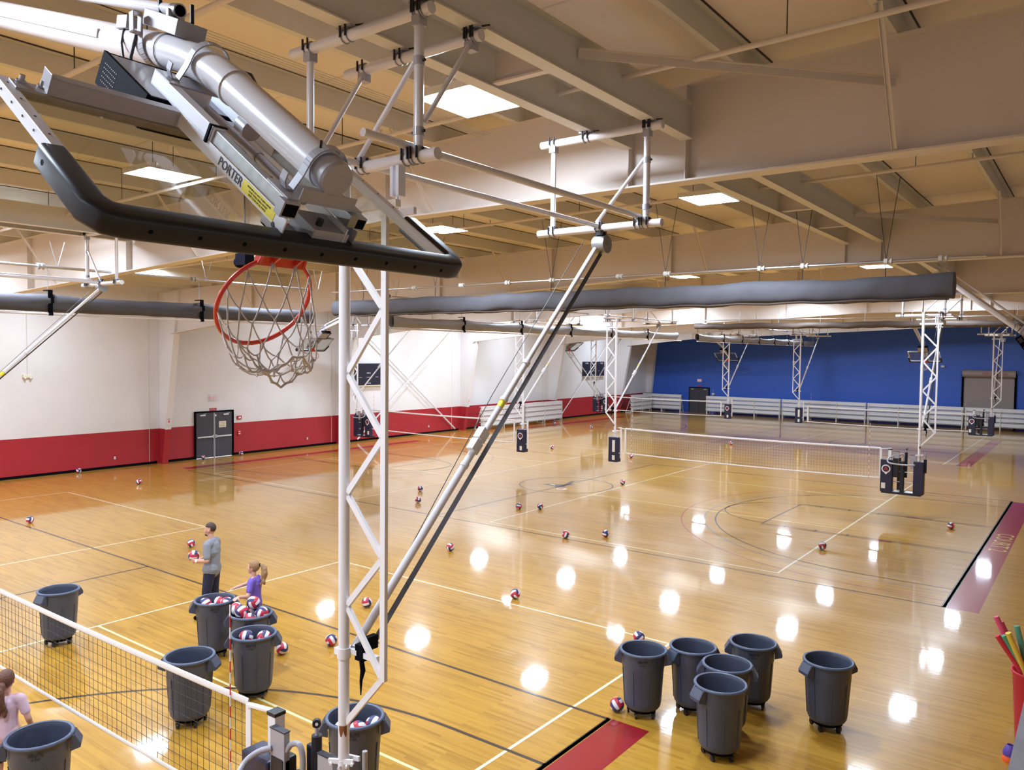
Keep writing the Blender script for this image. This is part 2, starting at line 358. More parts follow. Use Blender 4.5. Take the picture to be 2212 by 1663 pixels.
# ---------------------------------------------------------------- shell
def wallbox(name, a, b, m, label, mb=None):
    o = (mb or MB()).span(a, b).obj(name, m); return tag(o, label, 'wall', kind='structure')
wallbox('wall_left', (WX-.25, NY, 0), (WX, FY, 9.2), 'wall_l', 'long block wall, white above a red lower band')
wallbox('wall_back', (WX-.25, FY, 0), (RX+.25, FY+.25, 9.2), 'wall_b', 'far end wall painted royal blue')
wallbox('wall_front', (WX-.25, NY-.25, 0), (RX+.25, NY, 9.2), 'wall_l', 'near end wall behind the viewer, white over red')
wallbox('wall_right', (RX, NY, 0), (RX+.25, FY, 9.2), 'wall_w', 'plain pale wall on the track side')
tag(MB().span((WX, NY, 0), (WX+.015, FY, .11)).obj('baseboard_left', 'black'), 'thin black rubber base along the red wall', 'baseboard', kind='structure')
rb = MB(); rb.add([(WX-.25, NY, roofz(WX)), (RX+.25, NY, roofz(RX)), (RX+.25, FY, roofz(RX)), (WX-.25, FY, roofz(WX)),
                   (WX-.25, NY, roofz(WX)+.2), (RX+.25, NY, roofz(RX)+.2), (RX+.25, FY, roofz(RX)+.2), (WX-.25, FY, roofz(WX)+.2)],
                  [(0, 1, 2, 3), (7, 6, 5, 4), (0, 4, 5, 1), (1, 5, 6, 2), (2, 6, 7, 3), (3, 7, 4, 0)])
ceil = rb.obj('ceiling', 'roof'); tag(ceil, 'low sloped roof with tan insulation liner', 'ceiling', kind='structure')
sm_ = MB()
PX = [-1.75-1.555*k for k in range(-4, 21)]
PX = [x for x in PX if WX+.3 < x < RX-.2]
for x in PX: sm_.bar((x+.07, NY, roofz(x)-.006), (x+.07, FY, roofz(x)-.006), .035, .01)
sm_.obj('liner_seam_shadow', 'seam_shadow', ceil)  # dark strips stand in for shade where purlins meet the liner
for i, x in enumerate(PX):
    z1 = roofz(x)-.01; p = MB()
    p.span((x-.004, NY, z1-.25), (x+.004, FY, z1)); p.span((x-.075, NY, z1-.258), (x+.004, FY, z1-.25)); p.span((x-.004, NY, z1-.008), (x+.07, FY, z1))
    p.span((x-.079, NY, z1-.258), (x-.073, FY, z1-.235))
    tag(p.obj('purlin', 'steelg'), 'tan steel roof purlin running the length of the hall', 'purlin', 'roof purlins', 'structure')
# insulation cross laps between the purlins
lap = MB()
for y in [NY+3.1*k for k in range(25)]:
    lap.bar((WX, y, roofz(WX)-.004), (RX, y, roofz(RX)-.004), .03, .006)
lap.obj('liner_lap', 'steel', ceil)

RY = [-1.65, 8.75, 18.8, 29.2, 39.6, 50.0, 60.4]
RVIS = [-1.65, 8.75, 18.8, 29.2, 39.6, 50.0, 60.4]
def raf_bot(x):   # bottom flange height
    pts = [(-34.2, 5.75), (-27, 6.45), (-17.0, 6.87), (-12.7, 7.05), (-9.0, 7.24), (RX, 7.24)]
    for (a, za), (b, zb) in zip(pts, pts[1:]):
        if a <= x <= b: return za+(zb-za)*(x-a)/(b-a)
    return pts[0][1]
xs = [-33.0, -30, -27, -22, -17.0, -12.7, -9.0, -5, 0, RX]
for i, y in enumerate(RVIS):
    r = MB()
    top = lambda x: roofz(x)-.27
    n = len(xs)
    vs = [(x, y+s*.006, h(x)) for s in (-1, 1) for h in (raf_bot, top) for x in xs]
    fs = []
    for k in range(n-1): fs += [(k, k+1, n+k+1, n+k), (2*n+k, 3*n+k, 3*n+k+1, 2*n+k+1)]
    r.add(vs, fs)
    for k in range(n-1):
        for h, dz in ((raf_bot, 0), (top, 0)):
            r.bar((xs[k], y, h(xs[k])), (xs[k+1], y, h(xs[k+1])), .26, .022)
    for sx in (-4.0, -4.75, -9.0, -12.7, -17.0, -22, -27):
        r.span((sx-.006, y-.125, raf_bot(sx)), (sx+.006, y+.125, top(sx)))
    tag(r.obj('rafter', 'steel'), 'deep tan steel I rafter spanning the hall', 'rafter', 'roof rafters', 'structure')
    # flange braces down from purlins, on the near side
    if i > 0:
        for bx in (-1.75, -8.0, -14.2, -20.4, -26.6):
            zb = raf_bot(bx)+.03
            b = MB(); b.bar((bx, y-.12, zb), (bx+.02, y-1.0, roofz(bx)-.26), .05, .006, up=(0, 1, .4)); b.bar((bx-.02, y-.12, zb), (bx, y-1.0, roofz(bx)-.26), .006, .05, up=(0, 1, .4))
            tag(b.obj('flange_brace', 'steel'), 'slim angle brace from a rafter flange up to a purlin', 'brace', 'rafter flange braces', 'structure')
    if i > 1:
        c = MB(); xb, xt = -33.72, -32.35
        zt = 6.2
        c.add([(WX, y-.009, 0), (xb, y-.009, 0), (xt, y-.009, 7.7), (WX, y-.009, 7.7), (WX, y+.009, 0), (xb, y+.009, 0), (xt, y+.009, 7.7), (WX, y+.009, 7.7)],
              [(0, 1, 2, 3), (7, 6, 5, 4), (1, 5, 6, 2), (3, 2, 6, 7)])
        c.bar((xb, y, 0), (xt, y, 7.7), .28, .02, up=(1, 0, 0)); c.bar((WX+.012, y, 0), (WX+.012, y, 7.7), .28, .02, up=(1, 0, 0))
        co = c.obj('column', 'wall_l'); tag(co, 'tapered steel wall column, red foot and white above', 'column', 'wall columns', 'structure')
c = MB(); y = 66.22
c.add([(WX, y, 0), (-33.72, y, 0), (-33.0, y, 7.6), (WX, y, 7.6), (WX, y+.01, 0), (-33.72, y+.01, 0), (-33.0, y+.01, 7.6), (WX, y+.01, 7.6)], [(0, 1, 2, 3), (7, 6, 5, 4), (1, 5, 6, 2)])
c.bar((-33.72, y, 0), (-33.0, y, 7.6), .28, .02, up=(1, 0, 0))
tag(c.obj('column', 'wall_l'), 'tapered steel column in the far corner by the blue wall', 'column', kind='structure')
# secondary beams that carry the ceiling equipment
bm_i = 0
for (bx, y0, y1) in [(-3.98, -1.5, 8.62), (-4.76, -1.5, 8.62), (-4.0, 18.95, 29.05), (-4.7, 18.95, 29.05), (-4.0, 8.9, 18.65), (-4.7, 8.9, 18.65), (-4.0, 29.3, 39.5), (-16.2, -1.5, 8.62), (-16.9, -1.5, 8.62),
                     (-20.3, 18.95, 29.05), (-30.9, 18.95, 29.05), (-15.7, 18.95, 29.05), (-16.4, 18.95, 29.05), (-20.3, 40, 50), (-15.7, 40, 50), (-5.2, 40, 50), (-16.2, 8.9, 18.65), (-24.5, 8.9, 18.65)]:
    z0 = 7.71 if bx > -10 else 7.5; z1 = z0+.38; b = MB()
    b.span((bx-.005, y0, z0), (bx+.005, y1, z1)); b.span((bx-.075, y0, z0-.012), (bx+.075, y1, z0)); b.span((bx-.075, y0, z1), (bx+.075, y1, z1+.012))
    tag(b.obj('support_beam', 'steelg'), 'tan steel I beam between two rafters carrying equipment', 'beam', 'equipment support beams', 'structure')
# braces from beams to rafter web (photo: slim horizontal angle)
for y in (8.75, 18.8):
    b = MB(); b.bar((-3.95, y-2.55, 7.98), (-1.78, y-.02, 8.0), .08, .008); b.bar((-3.95, y-2.55, 7.94), (-1.78, y-.02, 7.96), .008, .08)
    tag(b.obj('lateral_brace', 'steel'), 'slim level angle brace between beam and rafter web', 'brace', 'level roof braces', 'structure')
# spacer channels between paired beams
sp = MB()
for y in (5.9, 14.0, 16.2):
    sp = MB(); sp.span((-4.68, y-.04, 7.72), (-4.06, y+.04, 7.74)); sp.span((-4.68, y-.005, 7.74), (-4.06, y+.005, 8.0))
    tag(sp.obj('beam_spacer', 'steel'), 'short channel joining the paired roof beams', 'spacer', 'beam spacers', 'structure')
# wall X-bracing
for (y0, y1) in ((30.4, 38.9), (51.2, 59.7)):
    for a, b_ in (((WX+.2, y0, 6.6), (WX+.2, y1, .15)), ((WX+.26, y0, .15), (WX+.26, y1, 6.9))):
        b = MB().bar(a, b_, .01, .09, up=(0, 0, 1)).bar(a, b_, .07, .01)
        tag(b.obj('wall_brace', 'pipew'), 'long white diagonal brace crossing in front of the left wall', 'brace', 'crossed wall braces', 'structure')
for y in (28.72, 38.78, 49.2, 60.0, 18.3):
    tag(MB().span((WX, y, 0), (WX+.012, y+.015, 7.6)).obj('wall_joint', 'steelg'), 'thin vertical joint strip on the white wall beside a column', 'joint strip', 'wall joint strips', 'structure')
# track-side parapet ledge
led = MB(); led.span((-.085, -3, 4.61), (.22, 24, 4.65)); led.span((-.02, -3, 3.45), (.10, 24, 4.61), 1)
tag(led.obj('parapet', ['counter', 'wall_w'], bevel=0), 'grey speckled ledge cap of the upper track parapet', 'ledge', kind='structure')
tag(MB().span((-.02, NY, 3.25), (RX, FY, 3.45)).obj('mezzanine', 'wall_w'), 'upper running track slab', 'mezzanine', kind='structure')

# ---------------------------------------------------------------- ceiling lights
def make_light():
    t = thing('ceiling_light', '', 'light', group='hanging box lights')
    b = MB(); w_, d, z = .39, .44, 0
    b.span((-w_, -d, .03), (w_, d, .055)); b.span((-w_, -d, -.02), (-w_+.02, d, .03)); b.span((w_-.02, -d, -.02), (w_, d, .03)); b.span((-w_+.02, -d, -.02), (w_-.02, -d+.02, .03)); b.span((-w_+.02, d-.02, -.02), (w_-.02, d, .03))
    b.obj('housing', 'steelg', t)
    d_ = MB(); d_.add([(-w_+.02, -d+.02, 0), (-w_+.02, d-.02, 0), (w_-.02, d-.02, 0), (w_-.02, -d+.02, 0)], [(0, 1, 2, 3)]); d_.obj('diffuser', 'diff', t)
    h = MB(); h.cyl((-.3, 0, .05), (-.3, 0, .62), .006, n=6); h.cyl((.3, 0, .05), (.3, 0, .62), .006, n=6); h.obj('hanger', 'cable', t)
    return t
LX = [-5.56, -11.75, -17.9, -24.4, -30.9]
rows = [-5.6, .4, 6.55, 13.0, 25.5, 31.8, 37.8, 44, 56.3]  # first two rows are out of view, added for their light
where_x = {-5.56: 'nearest the track', -11.75: 'second from the track', -17.9: 'on the hall middle line', -24.4: 'second from the red wall', -30.9: 'nearest the red wall'}
where_y = {-5.6: 'unseen row behind the viewer', .4: 'unseen row beside the viewer', 6.55: 'row before the first rafter', 13.0: 'row past the first rafter', 25.5: 'row before the middle net', 31.8: 'row past the middle net', 37.8: 'row before the far curtain', 44: 'row past the far curtain', 56.3: 'row closest to the blue wall'}
lt = make_light(); first = True
for y in rows:
    for x in LX:
        z = 7.9 - (.0 if x > -20 else .12)
        lab = 'box light %s, %s' % (where_x[x], where_y[y])
        if first: lt.location = (x, y, z); lt['label'] = lab; first = False
        else: dup(lt, (x, y, z), 0, lab)

# ---------------------------------------------------------------- sprinkler pipes under the roof
def hpipe(name, p, q, r, m, label, cat, group=None, every=3.0, drop=.35):
    b = MB(); b.cyl(p, q, r, n=8); o = b.obj(name, m); tag(o, label, cat, group)
    P = Vector(p); Q = Vector(q); L_ = (Q-P).length; n = int(L_/every)
    for i in range(n+1):
        c = P.lerp(Q, (i+.5)/(n+1)); MB().cyl(c, (c.x, c.y, roofz(c.x)-.02), .006, n=5).obj('hanger', 'cable', o)
    s_ = MB(); s_.cyl((0, 0, r), (0, 0, r+.06), .012, n=6); s_.cyl((0, 0, r+.06), (0, 0, r+.065), .03, n=8); first = s_.obj('sprinkler_head', 'chrome', o, loc=P.lerp(Q, .25/(n+1)))
    for i in range(1, n+1): c = first.copy(); COL.objects.link(c); c.location = P.lerp(Q, (i+.25)/(n+1))
    return o
for y, ds in ((3.67, 'crossing above the folded near backboard'), (7.08, 'just before the first deep rafter'), (13.0, 'between the first and second rafters'), (22.5, 'between the second and third rafters')):
    z0 = 8.12
    hpipe('sprinkler_pipe', (RX-1, y, z0), (WX+1, y, z0-.6), .028, 'steel', 'cream sprinkler pipe with small heads, '+ds, 'pipe', 'sprinkler pipes')
cb = MB()
for k in range(5): cb.tube([(-6.9-.06*k, -2, 8.22), (-6.9-.06*k, 8.6, 8.22)], .006, n=5)
tag(cb.obj('conduit_bundle', 'steelg'), 'bundle of thin parallel conduits under the roof', 'conduit', kind='stuff')

# ---------------------------------------------------------------- divider curtains, rolled up
def wob(a, b, k=1): return math.sin(a*7.1*k+b*3.3)*.5+math.sin(a*17.3*k+1.7*b)*.3+math.sin(a*31.7*k+b*5)*.2
def rollx(name, x0, x1, y, z, hh, m, label, gone=False):
    def fn(u, v):
        x = x0+(x1-x0)*u; a = 2*PI*v
        sag = .015*math.sin(x*2.1)+.01*math.sin(x*5.3)
        hy = .20*(1+.12*wob(x*.35, 3*v)); hz = hh*(1+.05*wob(x*.22, 5*v))
        if math.sin(a) < 0: hz *= 1+.12*wob(x*.8, 2.0)*.5
        return (x, y+hy*math.copysign(abs(math.cos(a))**.8, math.cos(a)), z+sag+hz*math.copysign(abs(math.sin(a))**.8, math.sin(a)))
    b = MB(); b.grid(fn, 150, 20, cv=True)
    for u in (0, 1): ring = [fn(u, j/20) for j in range(20)]; b.add(ring, [tuple(range(20))])
    o = b.obj(name, m); tag(o, label, 'curtain'); return o
cB = rollx('divider_curtain', -17.6, -2.05, 15.0, 6.38, .22, 'vinyl', 'rolled dark grey divider curtain hanging nearest, ending at upper right')
tb = MB(); tb.tube([(-2.1-x*.3, 14.82, 6.17+.012*math.sin(x*1.7)) for x in range(52)], .022, n=6); tb.obj('hem', 'vinyl2', cB)
pb = MB(); pb.cyl((-17.8, 15.0, 6.86), (-1.6, 15.0, 6.86), .024, n=8)
o = pb.obj('curtain_drive_pipe', 'chrome'); tag(o, 'thin metal drive pipe above the nearest rolled curtain', 'pipe')
for x in (-14.58, -12.94, -11.48, -10.21, -8.46, -7.34, -5.36, -4.55, -3.12, -2.27):
    MB().cyl((x-.03, 15, 6.86), (x+.03, 15, 6.86), .055, n=12).cyl((x-.03, 15, 6.86), (x+.1, 15, 6.86), .03, n=12).cyl((x+.07, 15, 6.86), (x+.1, 15, 6.86), .05, n=12).obj('coupler', 'steelg', o)
for x in (-16.5, -13.8, -10.2, -7.34, -5.36, -4.55, -3.12):
    for s_ in (-.16, .16): MB().cyl((x, 15, 6.60), (x, 15, 6.88), .008, n=5).cyl((x, 15, 6.88), (x+s_, 15.0+s_, roofz(x)-.28), .006, n=5).obj('hanger_cable', 'cable', o)
cD = rollx('divider_curtain', -17.4, 4.0, 39.25, 6.66, .15, 'vinyl2', 'rolled brown divider curtain farther away before the blue wall')
pd = MB(); pd.cyl((-17.6, 39.25, 6.98), (4, 39.25, 6.98), .03, n=8)
for x in range(-17, 4, 2): pd.cyl((x, 39.25, 6.98), (x, 39.25, 7.4), .012, n=5); pd.cyl((x, 39.25, 6.7), (x, 39.25, 6.98), .012, n=5)
tag(pd.obj('curtain_drive_pipe', 'chrome'), 'thin metal drive pipe above the far brown curtain', 'pipe')
def swag(ys, label, m='vinyl3'):
    """curtain gathered up along Y between straps at ys"""
    x = -17.9; zt, zb = 6.36, 5.93
    t = thing('divider_curtain', label, 'curtain', (x, (ys[0]+ys[-1])/2, 5.9)); y0 = t.location.y
    b = MB()
    for a, c in zip(ys, ys[1:]):
        def fn(u, v, a=a, c=c):
            y = a+(c-a)*u; k = 4*u*(1-u); an = 2*PI*v; e = 1-k
            top = zt-.02-(.05 if m == 'vinyl' else .075)*k**.7; bot = zb+.02
            zc = (top+bot)/2; hz = (top-bot)/2
            fold = .05*math.sin(v*9+u*2)*e+.02*wob(u*2, v*9)
            hx = (.13+.05*k)*(1+fold*2)
            return (hx*math.cos(an)-.02*e+.02*math.sin((u*14+v*3))*e, y-y0, zc-5.9+hz*math.copysign(abs(math.sin(an))**.7, math.sin(an))+.012*wob(u, v*4))
        b.grid(fn, 26, 20, cv=True)
    b.obj('cloth', m, t)
    q = MB(); q.cyl((.13, ys[0]-y0-.3, .0), (.13, ys[-1]-y0+.3, .0), .022, n=8); q.obj('batten', 'pipe', t)
    for y in ys[1:-1] if len(ys) > 3 else ys:
        s_ = MB(); s_.box((.12, y-y0, .24), (.02, .09, .52)); s_.box((0, y-y0, .5), (.26, .09, .02)); s_.box((.13, y-y0+.03, .3), (.05, .06, .14)); s_.cyl((.13, y-y0, -.03), (.13, y-y0, .03), .05, n=10)
        s_.obj('strap', 'black', t)
    r = MB(); r.cyl((0, ys[0]-y0, 1.0), (0, ys[-1]-y0, 1.0), .03, n=8)
    for y in ys: r.cyl((0, y-y0, .5), (0, y-y0, 1.0), .008, n=5); r.cyl((0, y-y0+.2, 1.0), (0, y-y0+.35, 1.55), .008, n=5); r.cyl((0, y-y0+.2, 1.0), (0, y-y0+.05, 1.55), .008, n=5); r.cyl((0, y-y0-.12, 1.0), (0, y-y0-.07, 1.0), .07, n=12); r.cyl((0, y-y0-.2, 1.0), (0, y-y0-.15, 1.0), .07, n=12)
    r.obj('drive_pipe', 'chrome', t)
swag([.5, 3.95, 7.41, 10.89, 14.36], 'gathered grey divider curtain running left from behind the basketball net', 'vinyl')
swag([17.44, 20.81, 24.2, 27.68, 31.06, 34.56, 38.0], 'pale swagged divider curtain above the middle court, seen past the near post')
swag([40.6, 44.15, 47.1, 50.06, 52.98, 55.88, 59.2, 62.0], 'small pale swagged divider curtain farthest away before the blue wall')

# ---------------------------------------------------------------- overhead volleyball posts and their hanger frames
def clamp(b, d, c, ax, r, mi=0):
    """u-bolt clamp around a pipe; d collects dark bolts"""
    c = Vector(c)
    pts = []
    o1 = {0: (0, 1, 0), 1: (1, 0, 0), 2: (1, 0, 0)}[ax]; o2 = {0: (0, 0, 1), 1: (0, 0, 1), 2: (0, 1, 0)}[ax]
    for k in (-.03, .03):
        off = Vector([k if i == ax else 0 for i in range(3)])
        pts = [c+off+Vector(o1)*(r*1.15*math.cos(a))+Vector(o2)*(r*1.15*math.sin(a)) for a in [PI*2*i/14 for i in range(15)]]
        b.tube(pts, .006, n=5)
        for s_ in (-1, 1): d.cyl(c+off+Vector(o1)*(s_*r*1.2)-Vector(o2)*r*.4, c+off+Vector(o1)*(s_*r*1.2)+Vector(o2)*r*1.5, .009, n=6)
def make_hanger(xc):
    """local origin (post x, post y, 0). xc: main pole at x=0; frame reaches to -x (inboard)"""
    t = thing('ceiling_hanger_frame', '', 'pipe frame')
    r = .0445
    a, c = -.65, .56     # vertical drops (relative x)
    for nm, y, x0, x1 in (('top_pipe', .20, -.87, .68), ('top_pipe', .78, -.87, .66), ('top_pipe', 3.72, -.82, .74)):
        MB().cyl((x0, y, 7.63), (x1, y, 7.63), r, n=16).obj(nm, 'pipe', t)
    for y in (.20, 3.72):
        MB().cyl((a, y, 7.6), (a, y, 6.62), .03, n=14).obj('drop_pipe', 'pipe', t)
        MB().cyl((c, y, 7.6), (c, y, 6.62), .036, n=14).obj('drop_pipe', 'pipe', t)
        MB().cyl((-.85, y, 6.6), (.75, y, 6.6), r, n=16).obj('cross_pipe', 'pipe', t)
        MB().cyl((c-.03, y, 7.3), (-.05, y-.02, 6.66), .02, n=10).obj('strut', 'pipe', t)
    MB().cyl((.47, -.25, 6.69), (.47, 3.95, 6.69), .03, n=14).obj('long_pipe', 'pipe', t)
    MB().cyl((-.02, -.0, 6.62), (-.02, 3.9, 6.62), .026, n=14).obj('long_pipe', 'pipe', t)
    MB().cyl((a, .78, 7.6), (a, .25, 6.75), .02, n=10).obj('strut', 'pipe', t)
    MB().cyl((c, .78, 7.6), (c, .25, 6.85), .02, n=10).obj('strut', 'pipe', t)
    def cl(x, y, z, plate, bolt):
        b = MB(); d = MB(); clamp(b, d, (x, y, z), 0, r); plate(b)
        if bolt: d.cyl((bolt[0], bolt[1], bolt[2]), (bolt[3], bolt[4], bolt[5]), bolt[6], n=6)
        c = b.obj('clamp', 'frame', t); d.obj('bolt', 'dark', c)
    for y in (.20, .78, 3.72):
        for x in (-.2, .58): cl(x, y, 7.63, lambda b: b.box((x, y, 7.69), (.16, .1, .012)), (x-.06, y-.03, 7.70, x+.14, y+.03, 7.70, .007))
        for x in (a, c): cl(x, y, 7.63, lambda b: b.box((x, y, 7.56), (.08, .08, .07)), None)
    for y in (.20, 3.72):
        for x in (a, c, .47, -.02): cl(x, y, 6.6, lambda b: b.box((x, y, 6.65), (.07, .08, .05)), (x-.05, y, 6.66, x+.05, y, 6.66, .01))
        for z in (7.28, 6.78): q = MB(); q.cyl((c, y, z-.03), (c, y, z+.03), .042, n=14); q = q.obj('collar', 'frame', t); MB().cyl((c-.06, y, z), (c+.06, y, z), .012, n=6).obj('bolt', 'dark', q)
    h = MB(); h.box((.38, .2, 6.45), (.03, .07, .22)); h.box((.32, .2, 6.45), (.03, .07, .22)); h.cyl((.35, .2, 6.36), (.35, .2, 6.14), .012, n=8); h.box((.42, .2, 6.22), (.22, .03, .05)); h.obj('hook_bracket', 'framew', t)
    return t
def make_post(unit):
    """truss post with main pole at local x=0 and lattice pole at +x; brace folds toward +y"""
    t = thing('net_post', '', 'net post')
    MB().cyl((0, 0, 1.35), (0, 0, 6.6), .0425, n=20).obj('main_pole', 'pipew', t)
    MB().bar((.43, 0, 2.79), (.43, 0, 6.25), .05, .032, up=(0, 1, 0)).obj('lattice_pole', 'pipew', t)
    nodes = [(.04, 5.92), (.42, 5.50), (.035, 5.03), (.42, 4.57), (.035, 4.12), (.42, 3.69), (.035, 3.27), (.42, 2.80), (.035, 2.37)]
    for (x0, z0), (x1, z1) in zip(nodes, nodes[1:]):
        MB().bar((x0, 0, z0), (x1, 0, z1), .045, .028, up=(0, 1, 0)).obj('lattice_bar', 'pipew', t)
    MB().bar((-.1, 0, 6.24), (.56, 0, 6.24), .05, .05).obj('head_bar', 'pipew', t)
    # folding brace to the drum hinge
    P = Vector((.05, .06, 2.93)); Q = Vector((-.04, 3.72, 6.42)); D = (Q-P)
    b = MB(); b.cyl(P, P+D*.40, .034, .034, n=14); b.cyl(P+D*.40, P+D*.62, .031, n=14); b.cyl(P+D*.62, Q, .026, n=14)
    for k in (.36, .40, .52, .62): b.cyl(P+D*(k-.004), P+D*(k+.004), .040, n=14)
    br = b.obj('brace_tube', 'pipe', t)
    j = MB(); X = D.normalized()
    for k in (.405, .432): j.bar(P+D*(k-.012)+Vector((0, -.02, .0)), P+D*(k+.012)+Vector((0, -.02, .0)), .10, .075, up=(1, 0, 0))
    j.obj('joint_clamp', 'framew', br); MB().cyl(P+D*.50, P+D*.525, .0325, n=14, cap=False).obj('yellow_mark', 'yellow', br)
    o2 = Vector((.10, .03, -.06))
    MB().bar(P+Vector((.11, 0.02, -.04)), Q+Vector((.03, .02, -.10)), .042, .006, up=(.6, -.8, .2)).obj('safety_strap', 'webbing', t)
    c = MB(); c.tube([P+Vector((-.1, .25, .1)), P+D*.5+Vector((-.1, .02, .12)), Q+Vector((-.1, -.12, .05))], .004, n=5); c.obj('cable', 'cable', t)
    dr = MB(); ax = Vector((.8, -.6, 0)).normalized(); C0 = Vector((.0, 3.74, 6.42)); dr.cyl(C0-Vector((.075, 0, 0)), C0+Vector((.075, 0, 0)), .10, n=28); dr.cyl(C0+Vector((.075, 0, 0)), C0+Vector((.083, 0, 0)), .012, n=10)
    dr.obj('strap_drum', 'tube', t)
    k = MB(); k.box((0, 3.72, 6.55), (.1, .07, .06)); k.cyl((-.07, 3.72, 6.55), (.07, 3.72, 6.55), .014, n=8); k.obj('drum_bracket', 'dark', t)
    cl = MB(); cl.bar((0, .04, 2.92), (.30, .06, 2.90), .05, .04); cl.cyl((0, 0, 2.86), (0, 0, 2.94), .052, n=18); cl.box((-.06, 0, 2.9), (.05, .05, .05)); cl.obj('collar', 'pipew', t)
    wr = MB(); wr.box((.14, .06, 2.92), (.085, .075, .12)); wr.box((.18, .10, 2.99), (.05, .12, .1)); wr.tube([(.16, .03, 2.88), (.19, .02, 2.8), (.17, .02, 2.72), (.19, .0, 2.62)], [.018, .02, .012, .004], n=6)
    wr.obj('strap_wrap', 'black', t)
    cf = MB(); cf.bar((-.10, -.06, 2.05), (.11, .0, 2.08), .02, .035); cf.bar((-.10, .05, 2.05), (.11, .06, 2.08), .02, .035); cf.cyl((0, 0, 2.03), (0, 0, 2.07), .046, n=16)
    for q in ((.06, -.02, 2.05), (.10, .0, 2.07), (.0, -.04, 2.03), (-.08, -.05, 2.04)): cf.cyl(q, (q[0]+.02, q[1]-.03, q[2]), .011, n=8)
    cf.obj('foot_clamp', 'pipew', t)
    MB().grid(lambda u, v: (.0431*math.cos(math.radians(-95+85*u)), .0431*math.sin(math.radians(-95+85*u)), 2.345-v*(.035+.05*abs(math.sin(u*5.5)))), 14, 3).obj('rust_patch', 'rust', t)
    def emblem(par, x, z, y, sc=1):
        e = MB(); n = 28; e.add([(x+.135*sc*math.cos(2*PI*i/n), y, z+.135*sc*math.sin(2*PI*i/n)) for i in range(n)]+[(x-.05, y, z-.13), (x+.0, y, z-.19), (x+.05, y, z-.13)], [tuple(range(n)), (n, n+1, n+2)])
        e.obj('emblem', 'white', par)
        e2 = MB(); e2.add([(x+.10*sc*math.cos(2*PI*i/n), y-.001, z+.10*sc*math.sin(2*PI*i/n)) for i in range(n)], [tuple(range(n))]); e2.obj('emblem_field', 'pad', par)
        text('emblem_letter', 'A', .22*sc, frame((1, 0, 0), (0, 0, 1), (x, y-.003, z)), 'red', par)
    if unit:
        pl = MB().span((-1.10, -.16, .80), (-.74, .06, 1.86)).obj('pad', 'pad', t, bevel=.02)
        emblem(pl, -.93, 1.56, -.163); lb = MB(); lb.span((-1.06, -.163, .92), (-.94, -.161, 1.10)); lb.obj('pad_label', 'paper', pl)
        pr = MB().span((-.14, -.12, .80), (.16, .16, 1.86)).obj('pad', 'pad', t, bevel=.02)
        MB().span((-.52, -.14, .78), (-.40, -.02, 1.84)).obj('pad', 'padb', t, bevel=.02)
        MB().span((-.66, .16, .86), (-.56, .26, 1.92)).obj('pad', 'padb', t, bevel=.02)
        tr = MB(); tr.span((-1.06, -.15, .76), (.10, .26, .83)); tr.obj('platform', 'padb', t, bevel=.01)
        MB().span((-.70, -.12, .83), (-.54, .2, .845)).span((-.38, -.12, .83), (-.12, .2, .845)).obj('step_plate', 'alu', t)
        lr = MB()
        for z in (1.15, 1.48): lr.cyl((-.74, .0, z), (-.14, .0, z), .014, n=8)
        lr.obj('rung', 'alu', t)
        ra = MB(); ra.tube(smooth([(-.72, -.13, 1.98), (-.80, -.2, 1.95), (-.86, -.28, 1.88), (-.82, -.38, 1.80), (-.66, -.42, 1.77), (-.3, -.42, 1.76), (-.06, -.34, 1.77)]), .024, n=10); ra.obj('rail', 'frame', t)
        ra2 = MB(); ra2.tube(smooth([(-.57, -.10, 1.99), (-.53, -.08, 2.05), (-.46, -.06, 2.06), (-.43, -.05, 1.97), (-.43, -.05, 1.80)]), .024, n=10); ra2.tube([(-.30, .1, 1.96), (-.2, .05, 1.94)], .024, n=10); ra2.obj('rail', 'frame', t)
        bx = MB(); bx.span((-.74, -.13, 1.72), (-.56, -.075, 2.14)); bx.span((-.745, -.135, 2.14), (-.555, -.07, 2.15), 1); bx.obj('bracket_box', ['frame', 'padb'], t, bevel=.003); MB().span((-.74, -.135, 1.3), (-.56, .0, 1.93)).obj('pad', 'padb', t, bevel=.02)
        bx2 = MB(); bx2.span((-.25, -.05, 1.62), (-.07, .0, 2.05)); bx2.span((-.255, -.055, 2.05), (-.065, .005, 2.06), 1); bx2.obj('bracket_box', ['frame', 'padb'], t, bevel=.003)
        sp_ = MB(); sp_.span((-.90, -.04, 1.5), (-.80, .06, 2.17)); sp_.obj('net_standard', 'pipew', t, bevel=.004); MB().span((-.905, -.045, 2.17), (-.795, .065, 2.20)).obj('standard_cap', 'padb', t)
        pc = MB(); pc.cyl((-.38, .05, 1.3), (-.38, .05, 2.12), .042, n=16); pc.obj('pad_sleeve', 'padb', t); MB().cyl((-.38, .05, 2.12), (-.38, .05, 2.22), .016, n=10).obj('crank_shaft', 'frame', t)
        MB().cyl((-.375, .045, 2.23), (-.345, .02, 2.23), .034, n=22).cyl((-.345, .02, 2.23), (-.34, .016, 2.23), .012, n=12, mi=1).obj('knob', ['padb', 'alu'], t)
        pc = MB(); pc.cyl((.17, .06, 1.5), (.17, .06, 1.94), .048, n=16); pc.obj('pad_sleeve', 'pad', t); MB().cyl((.17, .06, 1.94), (.17, .06, 2.16), .020, n=12).obj('crank_shaft', 'frame', t)
    else:
        pl = MB().span((-.20, -.16, .84), (.20, .16, 1.84)).obj('pad', 'pad', t, bevel=.02)
        emblem(pl, 0, 1.56, -.163); MB().span((-.10, -.163, .93), (.02, -.161, 1.11)).obj('pad_label', 'paper', pl)
